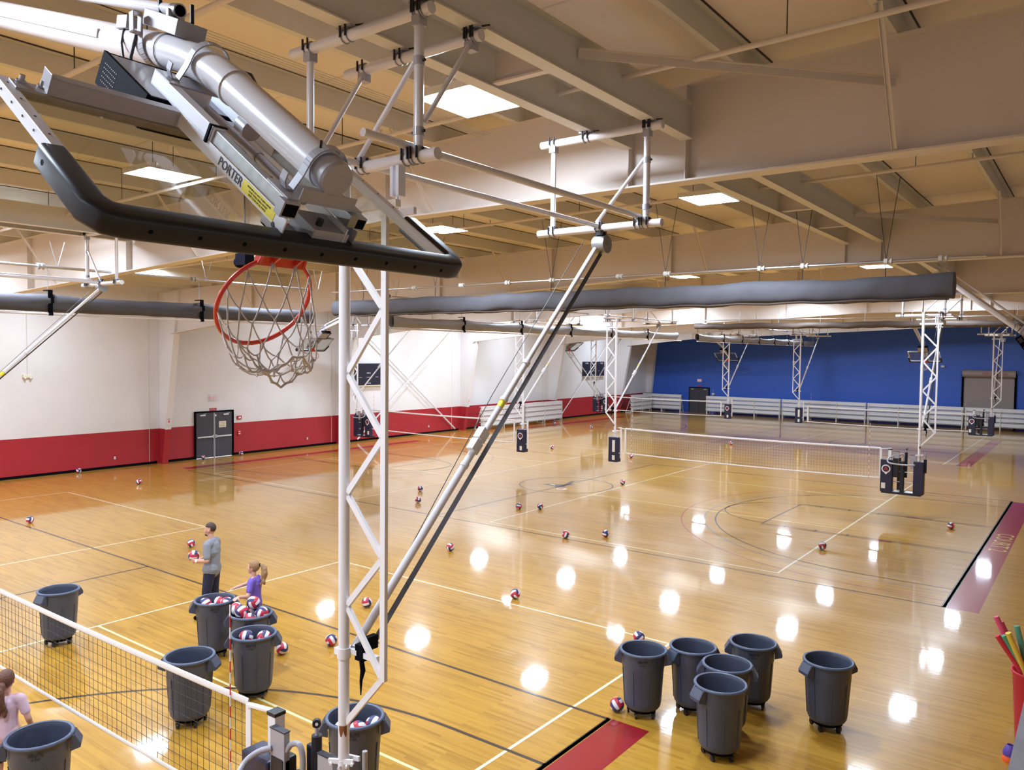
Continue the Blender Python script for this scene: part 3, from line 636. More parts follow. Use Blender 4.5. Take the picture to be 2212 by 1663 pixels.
        sp_ = MB(); sp_.cyl((-.28, 0, 1.0), (-.28, 0, 2.24), .035, n=14); sp_.bar((-.28, 0, 1.2), (0, 0, 1.2), .05, .03); sp_.bar((-.28, 0, 2.1), (0, 0, 2.1), .05, .03); sp_.obj('net_standard', 'pipew', t)
    return t
pu = make_post(True); ps = make_post(False)
hangr = make_hanger(0)
pu.location = (-4.56, 3.96, 0); pu['label'] = 'nearest white truss net post, rising through the picture in front of the court'
hangr.location = (-4.56, 3.96, 0); hangr['label'] = 'white pipe frame clamped under roof beams above the nearest net post'
hangr['group'] = 'ceiling pipe frames'; pu['group'] = 'overhead net posts'; ps['group'] = 'overhead net posts'
ps.location = (-16.15, 3.96, 0); ps.scale = (-1, 1, 1); ps['label'] = 'net post left of the picture, only its slanting brace tube seen at far left'
dup(hangr, (-16.15, 3.96, -.12), 0, 'crowded white pipe frame under the roof at the far left', mirror=True)
for (x, y, mir, src, l1) in [(-4.62, 27.75, False, pu, 'white truss net post with ladder pads right of the middle court net'),
                             (-15.68, 27.75, True, ps, 'white truss net post with one narrow pad left of the middle court net'),
                             (-20.3, 27.75, False, ps, 'white truss net post with round emblem pad, by the court against the red wall'),
                             (-30.95, 27.75, True, pu, 'white truss net post closest to the red wall, under the near scoreboard'),
                             (-5.0, 51.6, False, pu, 'far right truss net post in front of the roll-up shutter'),
                             (-15.65, 51.6, True, ps, 'far truss net post second from right before the blue wall'),
                             (-20.4, 51.6, False, ps, 'far truss net post left before the blue wall, near the dark door'),
                             (-30.9, 51.6, True, pu, 'far truss net post under the far scoreboard')]:
    np_ = dup(src, (x, y, 0), 0, l1, mirror=mir)
    if src is ps and mir:
        for pd0 in [c for c in np_.children if c.name.startswith('pad')]:
            for e_ in [c for c in pd0.children if c.name.startswith('emblem')]: bpy.data.objects.remove(e_)
            MB().span((-.10, -.164, 1.25), (.02, -.161, 1.72)).obj('pad_sticker', 'paper', pd0)
    dup(hangr, (x, y, -.08), 0, 'white pipe frame hung above the '+l1[:1].lower()+' post'.join(['', '']) if False else 'roof pipe frame over the '+l1.split(',')[0].replace('white ', ''), mirror=mir)

# ---------------------------------------------------------------- volleyball nets
def make_net(x0, x1, y, ztop, label, ant, pitch=.1, rr=.0022, near=False):
    t = thing('volleyball_net', label, 'net', ((x0+x1)/2, y, ztop-1)); L_ = x1-x0; h = L_/2
    def sg(x): return -.05*(1-(x/h)**2)
    b = MB(); n = int(L_/pitch)
    for i in range(n+1):
        x = -h+L_*i/n; b.tube([(x, 0, .03+sg(x)), (x+.004*math.sin(i), .004*math.sin(i*2.3), .5+sg(x)), (x, 0, .97+sg(x))], rr, n=4, cap=False)
    for j in range(1, 10):
        b.tube([(-h+L_*i/24, .004*math.sin(i+j), .1*j+sg(-h+L_*i/24)) for i in range(25)], rr, n=4, cap=False)
    b.obj('mesh', 'netm', t)
    for z, hh, nm in ((1.0, .07, 'top_tape'), (.02, .05, 'bottom_tape')):
        def fn(u, v, z=z, hh=hh):
            x = -h-.0+L_*u; a = 2*PI*v; return (x, .006*math.cos(a), z+sg(x)+hh/2*math.sin(a))
        q = MB(); q.grid(fn, 40, 8, cv=True); q.obj(nm, 'tape', t)
    for s_ in (-1, 1):
        q = MB(); q.box((s_*h, 0, .5), (.07, .014, 1.0)); q.obj('side_tape', 'tape', t)
        q = MB(); q.bar((s_*h, 0, .98), (s_*(h+.33), 0, 1.02), .05, .02); q.tube([(s_*h, 0, .02), (s_*(h+.3), 0, .0)], .008, n=5); q.obj('end_strap', 'tape', t)
    for ax in ant:
        q = MB()
        for k in range(18): q.cyl((ax-(x0+x1)/2, -.015, .0+.1*k), (ax-(x0+x1)/2, -.015, .1+.1*k), .0055, n=8, mi=k % 2)
        q.obj('antenna', ['red', 'white'], t)
    return t
NET = [make_net(-15.6, -5.78, 3.96, 2.17, 'near volleyball net with white tape crossing the lower left', [-6.03, -14.9]),
       make_net(-15.2, -5.75, 27.75, 2.2, 'middle court volleyball net spanning toward the emblem pads', [-6.1, -14.9]),
       make_net(-30.4, -20.75, 27.75, 2.2, 'volleyball net strung in front of the red wall', [-29.7], rr=.0015),
       make_net(-15.1, -6.0, 51.6, 1.95, 'far right volleyball net before the long bleachers', [-14.9, -6.3], rr=.0015),
       make_net(-30.3, -20.9, 51.6, 1.98, 'far left volleyball net before the dark door', [-21.5], rr=.0015)]

# ---------------------------------------------------------------- basketball backstops (folded up)
BA = .622; cA, sA = math.cos(BA), math.sin(BA)
def LB(s, u, n): return Vector((-cA*u+sA*n, s, 5.64+sA*u+cA*n))
def boxL(b, a, c, mi=0):
    R = Matrix(((0, -cA, sA), (1, 0, 0), (0, sA, cA)))
    return b.box(LB(*[(a[i]+c[i])/2 for i in range(3)]), [abs(c[i]-a[i]) for i in range(3)], R, mi)
def make_backstop():
    t = thing('basketball_backstop', '', 'basketball hoop', group='folded basketball backstops')
    W2, H = .915, 1.07
    gl = boxL(MB(), (-W2+.03, .03, 0), (W2-.03, H-.02, .012)).obj('glass_board', 'glass', t)
    fr = MB()
    for s_ in (-1, 1): boxL(fr, (s_*W2, -.0, -.01), (s_*(W2-.05), H, .045))
    boxL(fr, (-W2, 0, -.01), (W2, .04, .045)); fo = fr.obj('board_frame', 'framew', t, bevel=.003)
    tf = MB(); boxL(tf, (-W2+.05, H-.06, -.012), (W2-.05, H, .03)); tf.obj('top_rail', 'tube', t)
    bo = MB()
    for s_ in (-1, 1):
        for u in (.62, .74, .86, .98): bo.cyl(LB(s_*(W2+.001), u, .02), LB(s_*(W2+.003), u, .02), .005, n=8)
        for u in (.55, .7, .85, 1.0): bo.cyl(LB(s_*(W2-.025), u, .045), LB(s_*(W2-.025), u, .047), .005, n=8)
    bo.obj('bolt', 'dark', fo)
    # deep top channel with turned-up ends
    ch = MB(); boxL(ch, (-.76, H-.125, .045), (.76, H-.115, .125)); boxL(ch, (-.88, H-.125, .045), (.88, H-.04, .055)); boxL(ch, (-.76, H-.125, .12), (.76, H-.06, .125))
    for s_ in (-1, 1): boxL(ch, (s_*.76, H-.125, .045), (s_*.765, H-.04, .14)); 
    ch.obj('top_channel', 'frame', t, bevel=.002)
    nb = MB()
    for s_ in (-.84, -.76, .76, .84): nb.cyl(LB(s_, H-.055, .055), LB(s_, H-.055, .085), .012, n=6); nb.cyl(LB(s_, H-.055, .055), LB(s_, H-.055, .062), .02, n=10)
    nb.obj('nut', 'chrome', t)
    # padding: U profile round the lower edge, one moulded piece per run
    pd_ = MB()
    prof = [(-.052, .058), (.045, .062), (.045, -.04), (-.052, -.04)]
    path = [(-W2-.005, .44, 'end'), (-W2-.005, .055, ''), (-W2+.025, .0, ''), (-W2+.075, -.012, ''), (W2-.075, -.012, ''), (W2-.025, .0, ''), (W2+.005, .055, ''), (W2+.005, .44, 'end')]
    rings = []
    P2 = [Vector(p[:2]) for p in path]
    for i in range(len(P2)):
        ds = []
        if i > 0: ds.append((P2[i]-P2[i-1]).normalized())
        if i < len(P2)-1: ds.append((P2[i+1]-P2[i]).normalized())
        ns = []
        for d in ds:
            q = Vector((d.y, -d.x)); ns.append(q if q.dot(P2[i]-Vector((0, .5))) > 0 else -q)
        nn = sum(ns, Vector((0, 0))).normalized(); k_ = 1/max(.5, nn.dot(ns[0]))
        rings.append([LB(P2[i].x-nn.x*o*k_, P2[i].y-nn.y*o*k_, n) for o, n in prof])
    m_ = len(prof)
    pd_.add([v for r in rings for v in r], [(i*m_+k, i*m_+(k+1) % m_, (i+1)*m_+(k+1) % m_, (i+1)*m_+k) for i in range(len(path)-1) for k in range(m_)]+[tuple(range(m_)), tuple(range((len(path)-1)*m_+m_-1, (len(path)-1)*m_-1, -1))], 0, False)
    po = pd_.obj('edge_pad', 'padb', t, bevel=.02); po.modifiers[0].segments = 4; po.modifiers[0].angle_limit = .7; fixn(po.data); po.data.polygons.foreach_set('use_smooth', [True]*len(po.data.polygons))
    for k in range(9):
        s_ = -.76+.19*k; hh_ = MB(); hh_.cyl(LB(s_, -.060, .01), LB(s_, -.0655, .01), .009, n=10); hh_.obj('pad_hole', 'black', po)
    for s_ in (-1, 1): MB().cyl(LB(s_*(W2+.05), .36, .01), LB(s_*(W2+.058), .36, .01), .011, n=10).obj('pad_hole', 'black', po)
    # ring, bracket and net
    rc = (0, .155, -.38)
    ring = MB(); ring.tube([LB(.235*math.cos(a), .155, -.38+.235*math.sin(a)) for a in [2*PI*i/56 for i in range(56)]], .0105, n=12, closed=True)
    br = MB(); 
    for s_ in (-1, 1): br.bar(LB(s_*.10, .155, -.03), LB(s_*.12, .155, -.175), .012, .04, up=(0, 0, 1))
    br.add([LB(-.10, .155, -.03), LB(.10, .155, -.03), LB(.13, .150, -.185), (LB(-.13, .150, -.185)), LB(-.10, .145, -.03), LB(.10, .145, -.03), LB(.13, .140, -.185), (LB(-.13, .140, -.185))],
           [(0, 1, 2, 3), (7, 6, 5, 4), (0, 4, 5, 1), (1, 5, 6, 2), (2, 6, 7, 3), (3, 7, 4, 0)])
    boxL(br, (-.10, .07, -.035), (.10, .24, -.01)); br.bar(LB(-.06, .06, -.03), LB(-.06, .135, -.16), .01, .02); br.bar(LB(.06, .06, -.03), LB(.06, .135, -.16), .01, .02)
    ro = ring.obj('rim', 'orange', t); br.obj('rim_bracket', 'orange', ro)
    hk = MB(); NH = 12
    hooks = []
    for k in range(NH):
        a = 2*PI*(k+.5)/NH; p = LB(.235*math.cos(a), .155, -.38+.235*math.sin(a)); d = Vector((0, 0, -1))
        q = p+LB(0, -.018, 0)-LB(0, 0, 0); hooks.append(q); hk.tube([p, p+(q-p)*.6+Vector((.006, 0, 0)), q, q+Vector((-.008, .004, .004))], .003, n=5)
    hk.obj('net_hook', 'orange', ro)
    cen = LB(*rc); bc = cen+Vector((.095, .065, -.315))
    nn_ = MB(); rowsN = 6
    def npt(k, j):
        """k angular index (may be half), j row 0..rowsN"""
        a = 2*PI*(k+.5)/NH; tq = j/rowsN
        top = LB(.235*math.cos(a), .137, -.38+.235*math.sin(a))
        bot = bc+Vector((.115*math.sin(a)*-.55-.02*math.cos(a), .125*math.cos(a), .115*math.sin(a)*-.45+.018*math.sin(3*a)))
        s_ = tq**.92; p = top.lerp(bot, s_)
        p += Vector((0, 0, -.085*math.sin(PI*tq**.8))) + (p-cen.lerp(bc, tq)).normalized()*.03*math.sin(PI*tq)
        p += Vector((.010*math.sin(3.1*k+5*tq), .012*math.sin(2.3*k+4*tq), .012*math.sin(4.7*k+3*tq)))*math.sin(PI*min(1, tq*1.05))
        return p
    for k in range(NH):
        for sgn in (-1, 1):
            pts = []
            for j in range(rowsN+1):
                off = 0 if j % 2 == 0 else .5*sgn
                pts.append(npt(k+off, j))
            sm = []
            for i in range(len(pts)-1):
                for q in range(3):
                    f = q/3; sm.append(pts[i].lerp(pts[i+1], f)+Vector((0, 0, -.012*math.sin(PI*f))))
            sm.append(pts[-1]); nn_.tube(sm, .0036, n=6)
            if sgn > 0: nn_.tube([hooks[k], npt(k, 0), npt(k, .2)], .004, n=5)
    for off in (.0,): nn_.tube([npt(k/2, rowsN)+Vector((0, 0, -.012*(k % 2))) for k in range(NH*2)], .006, n=6, closed=True)
    for k in range(NH):
        for j in range(1, rowsN): nn_.sphere(npt(k+(.5 if j % 2 else 0), j), .0065, 6, 4)
    nn_.obj('net', 'cord', ro)
    # mast: sloping boom, elbow, lower mast with end cap
    e0 = Vector((-4.75, 0, 7.93)); ctrl = Vector((-.832, 0, 6.623)); tip = LB(0, .035, .315)
    dA = (e0-ctrl).normalized(); dB = (tip-ctrl).normalized(); e1 = ctrl+dA*.42; bend = ctrl+dB*.30
    MB().tube([e0, ctrl+dA*.32], .088, n=28).obj('boom', 'pipe', t)
    a0 = ctrl+dA*.34; b0 = ctrl+dB*.32
    el = MB(); el.tube([a0.lerp(ctrl, f).lerp(ctrl.lerp(b0, f), f) for f in [k/12 for k in range(13)]], .086, n=28); el.tube([a0+dA*.012, a0-dA*.012], .0915, n=28); el.tube([b0+dB*.012, b0-dB*.012], .0905, n=28); el.obj('elbow', 'pipe', t)
    MB().cyl(bend, LB(0, .12, .315), .084, n=32).obj('mast', 'pipe', t)
    MB().cyl(LB(0, .13, .315), LB(0, .045, .315), .080, n=32).cyl(LB(0, .045, .315), LB(0, .03, .315), .080, .074, n=32).obj('mast_cap', 'frame', t)
    rs = MB(); d_ = (e1-e0).normalized(); up_ = Vector((0, -1, 0)); 
    rs.bar(e0+Vector((0, -.088, .01)), e0.lerp(e1, .86)+Vector((0, -.088, .01)), .048, .014, up=(0, 1, 0)); rs.obj('boom_rail', 'framew', t)
    # saddle clamps
    def saddle(u, flip=1, plate=True, width=.17):
        b = MB()
        pts = [LB(.099*math.cos(a), u, .315+.099*math.sin(a)) for a in [PI*i/16 for i in range(17)]]
        pts = [LB(.16, u, .20), LB(.125, u, .20), LB(.105, u, .27)]+pts+[LB(-.105, u, .27), LB(-.125, u, .20), LB(-.16, u, .20), LB(-.18, u, .23), LB(-.18, u, .27)]
        for a, c in zip(pts, pts[1:]): b.bar(a, c, .0065, .042, up=LB(0, 1, 0)-LB(0, 0, 0))
        return b
    sb = saddle(.13); boxL(sb, (-.20, .03, .188), (.20, .20, .196)); boxL(sb, (-.145, .03, .196), (.145, .036, .25)); sb.obj('saddle', 'frame', t, bevel=.001)
    sb2 = saddle(1.20); boxL(sb2, (-.20, 1.12, .188), (.20, 1.28, .196)); sb2.obj('saddle', 'frame', t, bevel=.001)
    # upper clamp that ties the boom to the drive cable pipe
    uc = MB(); c0 = Vector((-1.25, 0, 6.763)); 
    for k in (0, .012):
        pts = [c0+Vector((.0, .10*math.cos(a), .10*math.sin(a))) for a in [PI+PI*i/12 for i in range(13)]]
        pts = [c0+Vector((0, -.145, .19)), c0+Vector((0, -.10, .19))]+pts+[c0+Vector((0, .10, .0)), c0+Vector((0, .10, .19))]
    pts = [c0+Vector((0, -.10, .15)), c0+Vector((0, -.145, .15)), c0+Vector((0, -.145, .05)), c0+Vector((0, -.104, .05))]+[c0+Vector((0, -.10, .15))]
    for a, c in zip(pts, pts[1:]): uc.bar(a, c, .006, .045, up=(1, 0, 0))
    arcp = [c0+Vector((0, .10*math.cos(a), .10*math.sin(a))) for a in [PI+PI*i/12 for i in range(13)]]
    for a, c in zip([c0+Vector((0, -.10, .15))]+arcp, arcp+[c0+Vector((0, .10, .12))]): uc.bar(a, c, .006, .045, up=(1, 0, 0))
    uc.box(c0+Vector((.15, .0, .085)), (.34, .16, .08), Matrix.Rotation(.40, 3, 'Y')); uc.obj('boom_clamp', 'frame', t, bevel=.004)
    ub = MB()
    for q in ((.05, -.02), (.28, .02)): ub.cyl(c0+Vector((q[0], q[1], .13-.3*(q[0]-.1))), c0+Vector((q[0], q[1], .22-.3*(q[0]-.1))), .011, n=8)
    ub.obj('clamp_bolt', 'dark', t)
    tp = MB(); tp.cyl(e0+Vector((0, .0, .21)), c0+Vector((.20, .0, .150)), .030, n=16); tp.obj('tie_pipe', 'pipe', t)
    tc_ = MB(); tc_.cyl(c0+Vector((.15, .0, .166)), c0+Vector((.205, .0, .149)), .036, n=16); tc_.cyl(c0+Vector((.2055, .0, .1488)), c0+Vector((.207, .0, .1483)), .028, n=16, mi=1); tc_.box(c0+Vector((.16, 0, .12)), (.02, .09, .08)); tc_.obj('tie_clamp', ['chrome', 'black'], t)  # black end disc paints the shade inside the open pipe
    # junction box, cables, winch housing
    jb = MB(); jb.box(e1.lerp(e0, .055)+Vector((-.05, -.045, .115)), (.11, .08, .07), Matrix.Rotation(.22, 3, 'Y')); jb.obj('junction_box', 'tube', t, bevel=.004)
    j0 = e1.lerp(e0, .055)+Vector((-.05, -.07, .08)); cbm = MB()
    cbm.tube([j0, j0+Vector((.03, -.03, -.09)), j0+Vector((.03, -.02, -.17)), j0+Vector((.0, -.05, -.23)), j0+Vector((.05, -.10, -.30)), j0+Vector((.16, -.13, -.36))], .007, n=8)
    cbm.obj('power_cable', 'cable', t); cbm = MB()
    cbm.tube([c0+Vector((-.05, .05, .10)), c0+Vector((-.06, -.09, .06)), c0+Vector((-.09, -.105, -.05)), c0+Vector((-.10, -.10, -.12))], .010, n=8)
    cbm.obj('power_cable', 'cable', t); cbm = MB()
    cbm.tube([LB(.09, 1.25, .32), LB(.20, 1.15, .34), LB(.19, 1.0, .30), LB(.12, .95, .25)], .010, n=8)
    cbm.obj('power_cable', 'cable', t); cbm = MB()
    cbm.cyl(c0+Vector((-.12, .0, .1)), c0+Vector((-.10, .0, .95)), .005, n=6)
    cbm.obj('power_cable', 'cable', t)
    wn = MB(); bx0 = (-.24, .98, .03); 
    boxL(wn, (-.285, 1.09, -.03), (.28, 1.56, .12)); wo = wn.obj('winch_housing', 'frame', t, bevel=.005)
    fc = MB(); boxL(fc, (-.305, 1.08, -.045), (-.287, 1.575, .125)); boxL(fc, (-.29, 1.56, -.045), (.28, 1.575, .12)); boxL(fc, (-.29, 1.075, -.045), (.28, 1.09, .12)); fc.obj('winch_face', 'black', wo)
    vt = MB()
    for i in range(8):
        for j in range(5): boxL(vt, (-.308, 1.39+.018*i, -.01+.022*j), (-.306, 1.398+.018*i, -.006+.022*j))
    boxL(vt, (-.309, 1.12, .0), (-.306, 1.15, .02)); boxL(vt, (-.309, 1.24, -.01), (-.306, 1.25, .03)); vt.obj('vent', 'chrome', wo)
    # height adjuster: square tubes, plates, actuator rod
    for s_ in (-.20, .12):
        q = MB(); boxL(q, (s_, .66, .115), (s_+.055, 1.28, .19)); q.obj('guide_tube', 'framew', t, bevel=.003)
        q = MB(); boxL(q, (s_+.004, .0, .125), (s_+.05, .70, .185)); q.obj('slide_tube', 'tube', t, bevel=.003)
        q = MB(); boxL(q, (s_-.004, -.02, .06), (s_+.002, .95, .125)); go = q.obj('side_plate', 'framew', t, bevel=.001)
        if s_ < 0:
            text('maker_name', 'PORTER', .058, frame(LB(0, -1, 0)-LB(0, 0, 0), LB(0, 0, 1)-LB(0, 0, 0), LB(s_-.0055, .44, .092)), 'ink', go)
            q = MB(); boxL(q, (s_-.0055, .06, .068), (s_-.004, .33, .118)); yo = q.obj('warning_label', 'yellow', go)
            for i, line in enumerate(('WARNING DO NOT STAND UNDER', 'GOAL WHILE BEING MOVED', 'KEEP CLEAR OF ALL PARTS')):
                text('label_print', line, .012, frame(LB(0, -1, 0)-LB(0, 0, 0), LB(0, 0, 1)-LB(0, 0, 0), LB(s_-.0062, .195, .106-.014*i)), 'ink', yo, ext=.0003)
    q = MB(); boxL(q, (-.215, .675, .11), (-.205, .69, .195)); boxL(q, (-.215, .675, .192), (-.13, .69, .197)); q.obj('mark', 'black', t)
    q = MB(); q.cyl(LB(-.06, .98, .16), LB(-.06, .10, .17), .022, n=14); q.cyl(LB(-.06, .50, .165), LB(-.06, .49, .165), .027, n=14); q.cyl(LB(.02, .80, .2), LB(.02, .72, .2), .05, n=18); q.obj('actuator_rod', 'frame', t)
    q = MB(); boxL(q, (-.20, -.02, .02), (-.195, .14, .12)); boxL(q, (.175, -.02, .02), (.18, .14, .12)); boxL(q, (-.20, .0, .02), (.18, .13, .03)); boxL(q, (-.05, -.02, .03), (.14, .16, .10)); boxL(q, (-.23, -.0, .12), (-.15, .05, .19)); boxL(q, (.16, -.0, .12), (.22, .05, .18)); q.obj('mount_plate', 'frame', t, bevel=.002)
    q = MB(); boxL(q, (-.222, -.002, .128), (-.158, .0, .182)); boxL(q, (.167, -.002, .128), (.213, .0, .172)); q.obj('tube_end_shade', 'black', t)  # black insets painted as the dark hollow of the tube ends
    q = MB(); q.cyl(LB(-.201, .05, .06), LB(-.206, .05, .06), .012, n=8); q.cyl(LB(.0, .03, .10), LB(.0, .03, .13), .015, n=8); q.cyl(LB(-.09, .10, .41), LB(-.10, .10, .44), .006, n=6); q.obj('bolt', 'dark', t)
    return t
bs = make_backstop(); bs.location = (-2.76, 2.22, 0); bs['label'] = 'large glass backboard with red rim and white net, folded up close to the viewer'
def place_bs(x, y, rz, label, dz=0, r=None):
    r = r or dup(bs, (x, y, dz), rz, label)
    px = x-4.75*math.cos(rz); top = roofz(px)-dz
    for s_ in (-.16, .16): MB().bar((-4.72, s_, 7.80), (-4.72, s_, top), .06, .06, up=(0, 1, 0)).obj('hanger_post', 'pipe', r)
    MB().cyl((-4.72, -.30, 7.93), (-4.72, .30, 7.93), .05, n=14).obj('pivot_pipe', 'pipe', r)
    return r
place_bs(-2.76, 2.22, 0, None, 0, bs)
mbs = place_bs(-3.07, 25.95, 0, 'folded backstop over the middle court, its slanting mast at the right picture edge', -.83); mbs.rotation_euler = (0, .36, 0)
place_bs(-33.3, 26.6, PI, 'folded backboard near the white wall, seen through the near basketball net', -.45)
place_bs(-33.3, 51.4, PI, 'folded backboard near the white wall beside the far scoreboard', -.25)
place_bs(-25.2, 63.6, PI/2, 'left backboard hanging before the blue wall above the dark door', -.95)
place_bs(-9.3, 57.0, PI/2, 'right backboard hanging before the blue wall left of the roll-up shutter', -.75)

# ---------------------------------------------------------------- rolling bins
def make_bin():
    t = thing('rolling_bin', '', 'bin', group='grey rolling bins')
    b = MB(); H = .96
    b.lathe([(.0, .115), (.20, .115), (.235, .128), (.258, .165), (.268, .22), (.296, .70), (.302, .715), (.306, .90), (.312, .925)], 48)
    b.lathe([(.312, .925), (.330, .930), (.336, .942), (.332, .958), (.318, .962), (.308, .95), (.302, .90), (.288, .70), (.258, .22), (.0, .19)], 48)
    for k in range(8):
        a = 2*PI*k/8+.3
        for da, ww in ((0, .010),):
            ca, sa = math.cos(a), math.sin(a)
            b.bar((.266*ca, .266*sa, .2), (.2985*ca, .2985*sa, .70), .012, .012, up=(ca, sa, 0))
    b.obj('bin_body', 'bin', t)
    r = MB(); r.lathe([(.318, .922), (.338, .930), (.342, .944), (.336, .962), (.318, .966), (.305, .958)], 48); r.obj('bin_rim', 'binr', t)
    for s_ in (-1, 1):
        h = MB()
        out = [(.30, .955), (.345, .93), (.405, .83), (.40, .79), (.385, .785), (.30, .76)]
        for y0, y1 in ((-.105, -.088), (.088, .105)):
            h.prism([(s_*r_, z_) for r_, z_ in (out if s_ > 0 else out[::-1])], y0, y1, ax=1)
        def P(r_, z_): return (s_*r_, 0, z_)
        h.bar(P(.34, .935), P(.403, .825), .19, .012, up=(s_, 0, .5)); h.bar(P(.403, .83), P(.396, .785), .19, .014, up=(s_, 0, 0))
        h.obj('handle', 'bin', t)
    d = MB(); d.lathe([(0, .075), (.19, .075), (.20, .085), (.20, .115), (0, .115)], 36); d.obj('dolly', 'black', t)
    for k in range(5):
        a = 2*PI*k/5+.5; x, y = .20*math.cos(a), .20*math.sin(a); c = MB()
        c.cyl((x-.014, y, .035), (x+.014, y, .035), .035, n=14); c.box((x, y, .065), (.045, .04, .035)); c.obj('caster', 'dark', t)
    text('stamped_name', 'BRUTE', .05, frame((1, 0, 0), (0, 0, 1), (0, -.3115, .865)), 'ink', t, ext=.002)
    text('stamped_size', '44 GAL', .028, frame((1, 0, 0), (0, 0, 1), (0, -.3115, .82)), 'ink', t, ext=.002)
    return t
BINS = [(-14.54, 6.13, 285, 'grey rolling bin standing alone at left beyond the near net'),
        (-10.0, 5.91, 35, 'grey rolling bin standing just behind the near net, empty, left of the ball-filled bins'),
        (-11.95, 7.53, 58, 'grey rolling bin with a few volleyballs, in front of the man in navy trousers'),
        (-10.88, 7.50, 50, 'grey rolling bin heaped over its rim with volleyballs'),
        (-10.06, 6.98, 48, 'grey rolling bin holding two volleyballs, nearest of the ball-filled bins'),
        (-9.19, 3.66, 60, 'large-looking empty grey bin at the lower left corner beside the girl in pink'),
        (-6.83, 6.10, 44, 'grey rolling bin behind the near white net post, balls inside'),
        (-5.17, 10.08, 27, 'grey bin at the left end of the cluster of empty bins, beside a ball'),
        (-4.65, 10.63, 240, 'grey empty bin second from the left in the back of the cluster'),
        (-4.02, 11.35, 22, 'grey empty bin farthest back in the cluster of empty bins'),
        (-4.01, 10.32, 22, 'grey empty bin in the middle of the cluster, half hidden by the nearest one'),
        (-3.83, 9.64, 240, 'grey empty bin nearest to the viewer in the cluster of empty bins'),
        (-2.94, 11.32, 232, 'grey empty bin standing apart to the right of the cluster')]
bn = make_bin()
for i, (x, y, a, l) in enumerate(BINS):
    if i == 0: bn.location = (x, y, 0); bn.rotation_euler = (0, 0, math.radians(a)); bn['label'] = l
    else: dup(bn, (x, y, 0), math.radians(a), l)

# ---------------------------------------------------------------- volleyballs
def ball_mesh():
    b = MB(); N = 9; R = .105
    for ax in range(3):
        for sg in (-1, 1):
            st = (ax+1) % 3
            for i in range(N):
                for j in range(N):
                    q = []
                    for (u, v) in ((i, j), (i+1, j), (i+1, j+1), (i, j+1)):
                        a = math.tan((u/N-.5)*PI/2); c = math.tan((v/N-.5)*PI/2)
                        p = [0, 0, 0]; p[ax] = sg; p[(ax+1) % 3] = a; p[(ax+2) % 3] = c
                        q.append(tuple(Vector(p).normalized()*R))
                    k = i//3; mi = {0: 1, 1: 0, 2: 2}[k] if sg > 0 else {0: 2, 1: 0, 2: 1}[k]
                    b.add(q, [(0, 1, 2, 3) if sg > 0 else (3, 2, 1, 0)], mi, True)
    me = b.mesh('volleyball')
    import bmesh
    bm_ = bmesh.new(); bm_.from_mesh(me); bmesh.ops.remove_doubles(bm_, verts=bm_.verts, dist=1e-5); bm_.to_mesh(me); bm_.free()
    for m in (mat('ball_white', (.74, .70, .70), .4), mat('ball_red', (.48, .02, .05), .4), mat('ball_navy', (.025, .03, .12), .4)): me.materials.append(m)
    return me
bme = ball_mesh()
def ball(x, y, z, label, grp):
    o = bpy.data.objects.new('volleyball', bme); COL.objects.link(o); o.location = (x, y, z)
    o.rotation_euler = (random.random()*6, random.random()*6, random.random()*6)
    tag(o, label, 'volleyball', grp)
W0 = 'red, white and navy volleyball '
G = 'volleyballs lying on the gym floor'
FB = [(-33.81, 15.1, 'against the red wall at far left'), (-29.36, 15.31, 'on the orange-lit floor at left, short of the red wall'), (-25.21, 9.86, 'alone at the left picture edge beside the black sideline'),
      (-33.72, 20.68, 'at the foot of the dark double door'), (-33.76, 22.74, 'against the red wall just right of the double door'), (-20.17, 21.18, 'right of the near post, farther of two close together'),
      (-18.67, 19.5, 'right of the near post, nearer of two close together'), (-15.35, 20.84, 'below the centre circle, left of a pair'), (-14.81, 21.3, 'below the centre circle, right of a pair'),
      (-15.1, 27.42, 'at the right rim of the centre circle emblem'), (-18.63, 34.64, 'under the left end of the middle court net'), (-23.67, 35.11, 'between the two middle net posts, in the open'),
      (-31.5, 46.97, 'far away near the racks by the red wall'), (-28.1, 46.43, 'far away on orange floor right of the racks'), (-13.48, 15.3, 'alone in front of the black sideline, mid picture'),
      (-11.94, 18.44, 'on the pale end line, left of a pair'), (-11.12, 19.25, 'behind the pale end line, right of a pair'), (-9.78, 13.18, 'on a bright lamp reflection in mid floor'),
      (-5.88, 21.74, 'on the white side line by the shooting arcs'), (-3.54, 26.84, 'near the red lettered strip at right'), (-11.78, 10.83, 'beside the slanting brace, right of the near post'),
      (-10.71, 9.01, 'half hidden by the near post'), (-11.07, 8.24, 'on the floor right of the bin with two balls'), (-18.97, 11.28, 'on the floor left of the man in grey'),
      (-5.49, 9.91, 'on the floor left of the cluster of empty bins'), (-6.53, 12.55, 'peeking out behind the leftmost bin of the cluster'), (-17.05, 43.7, 'far away behind the middle court net')]
for x, y, l in FB: ball(x, y, .105, W0+l, G)
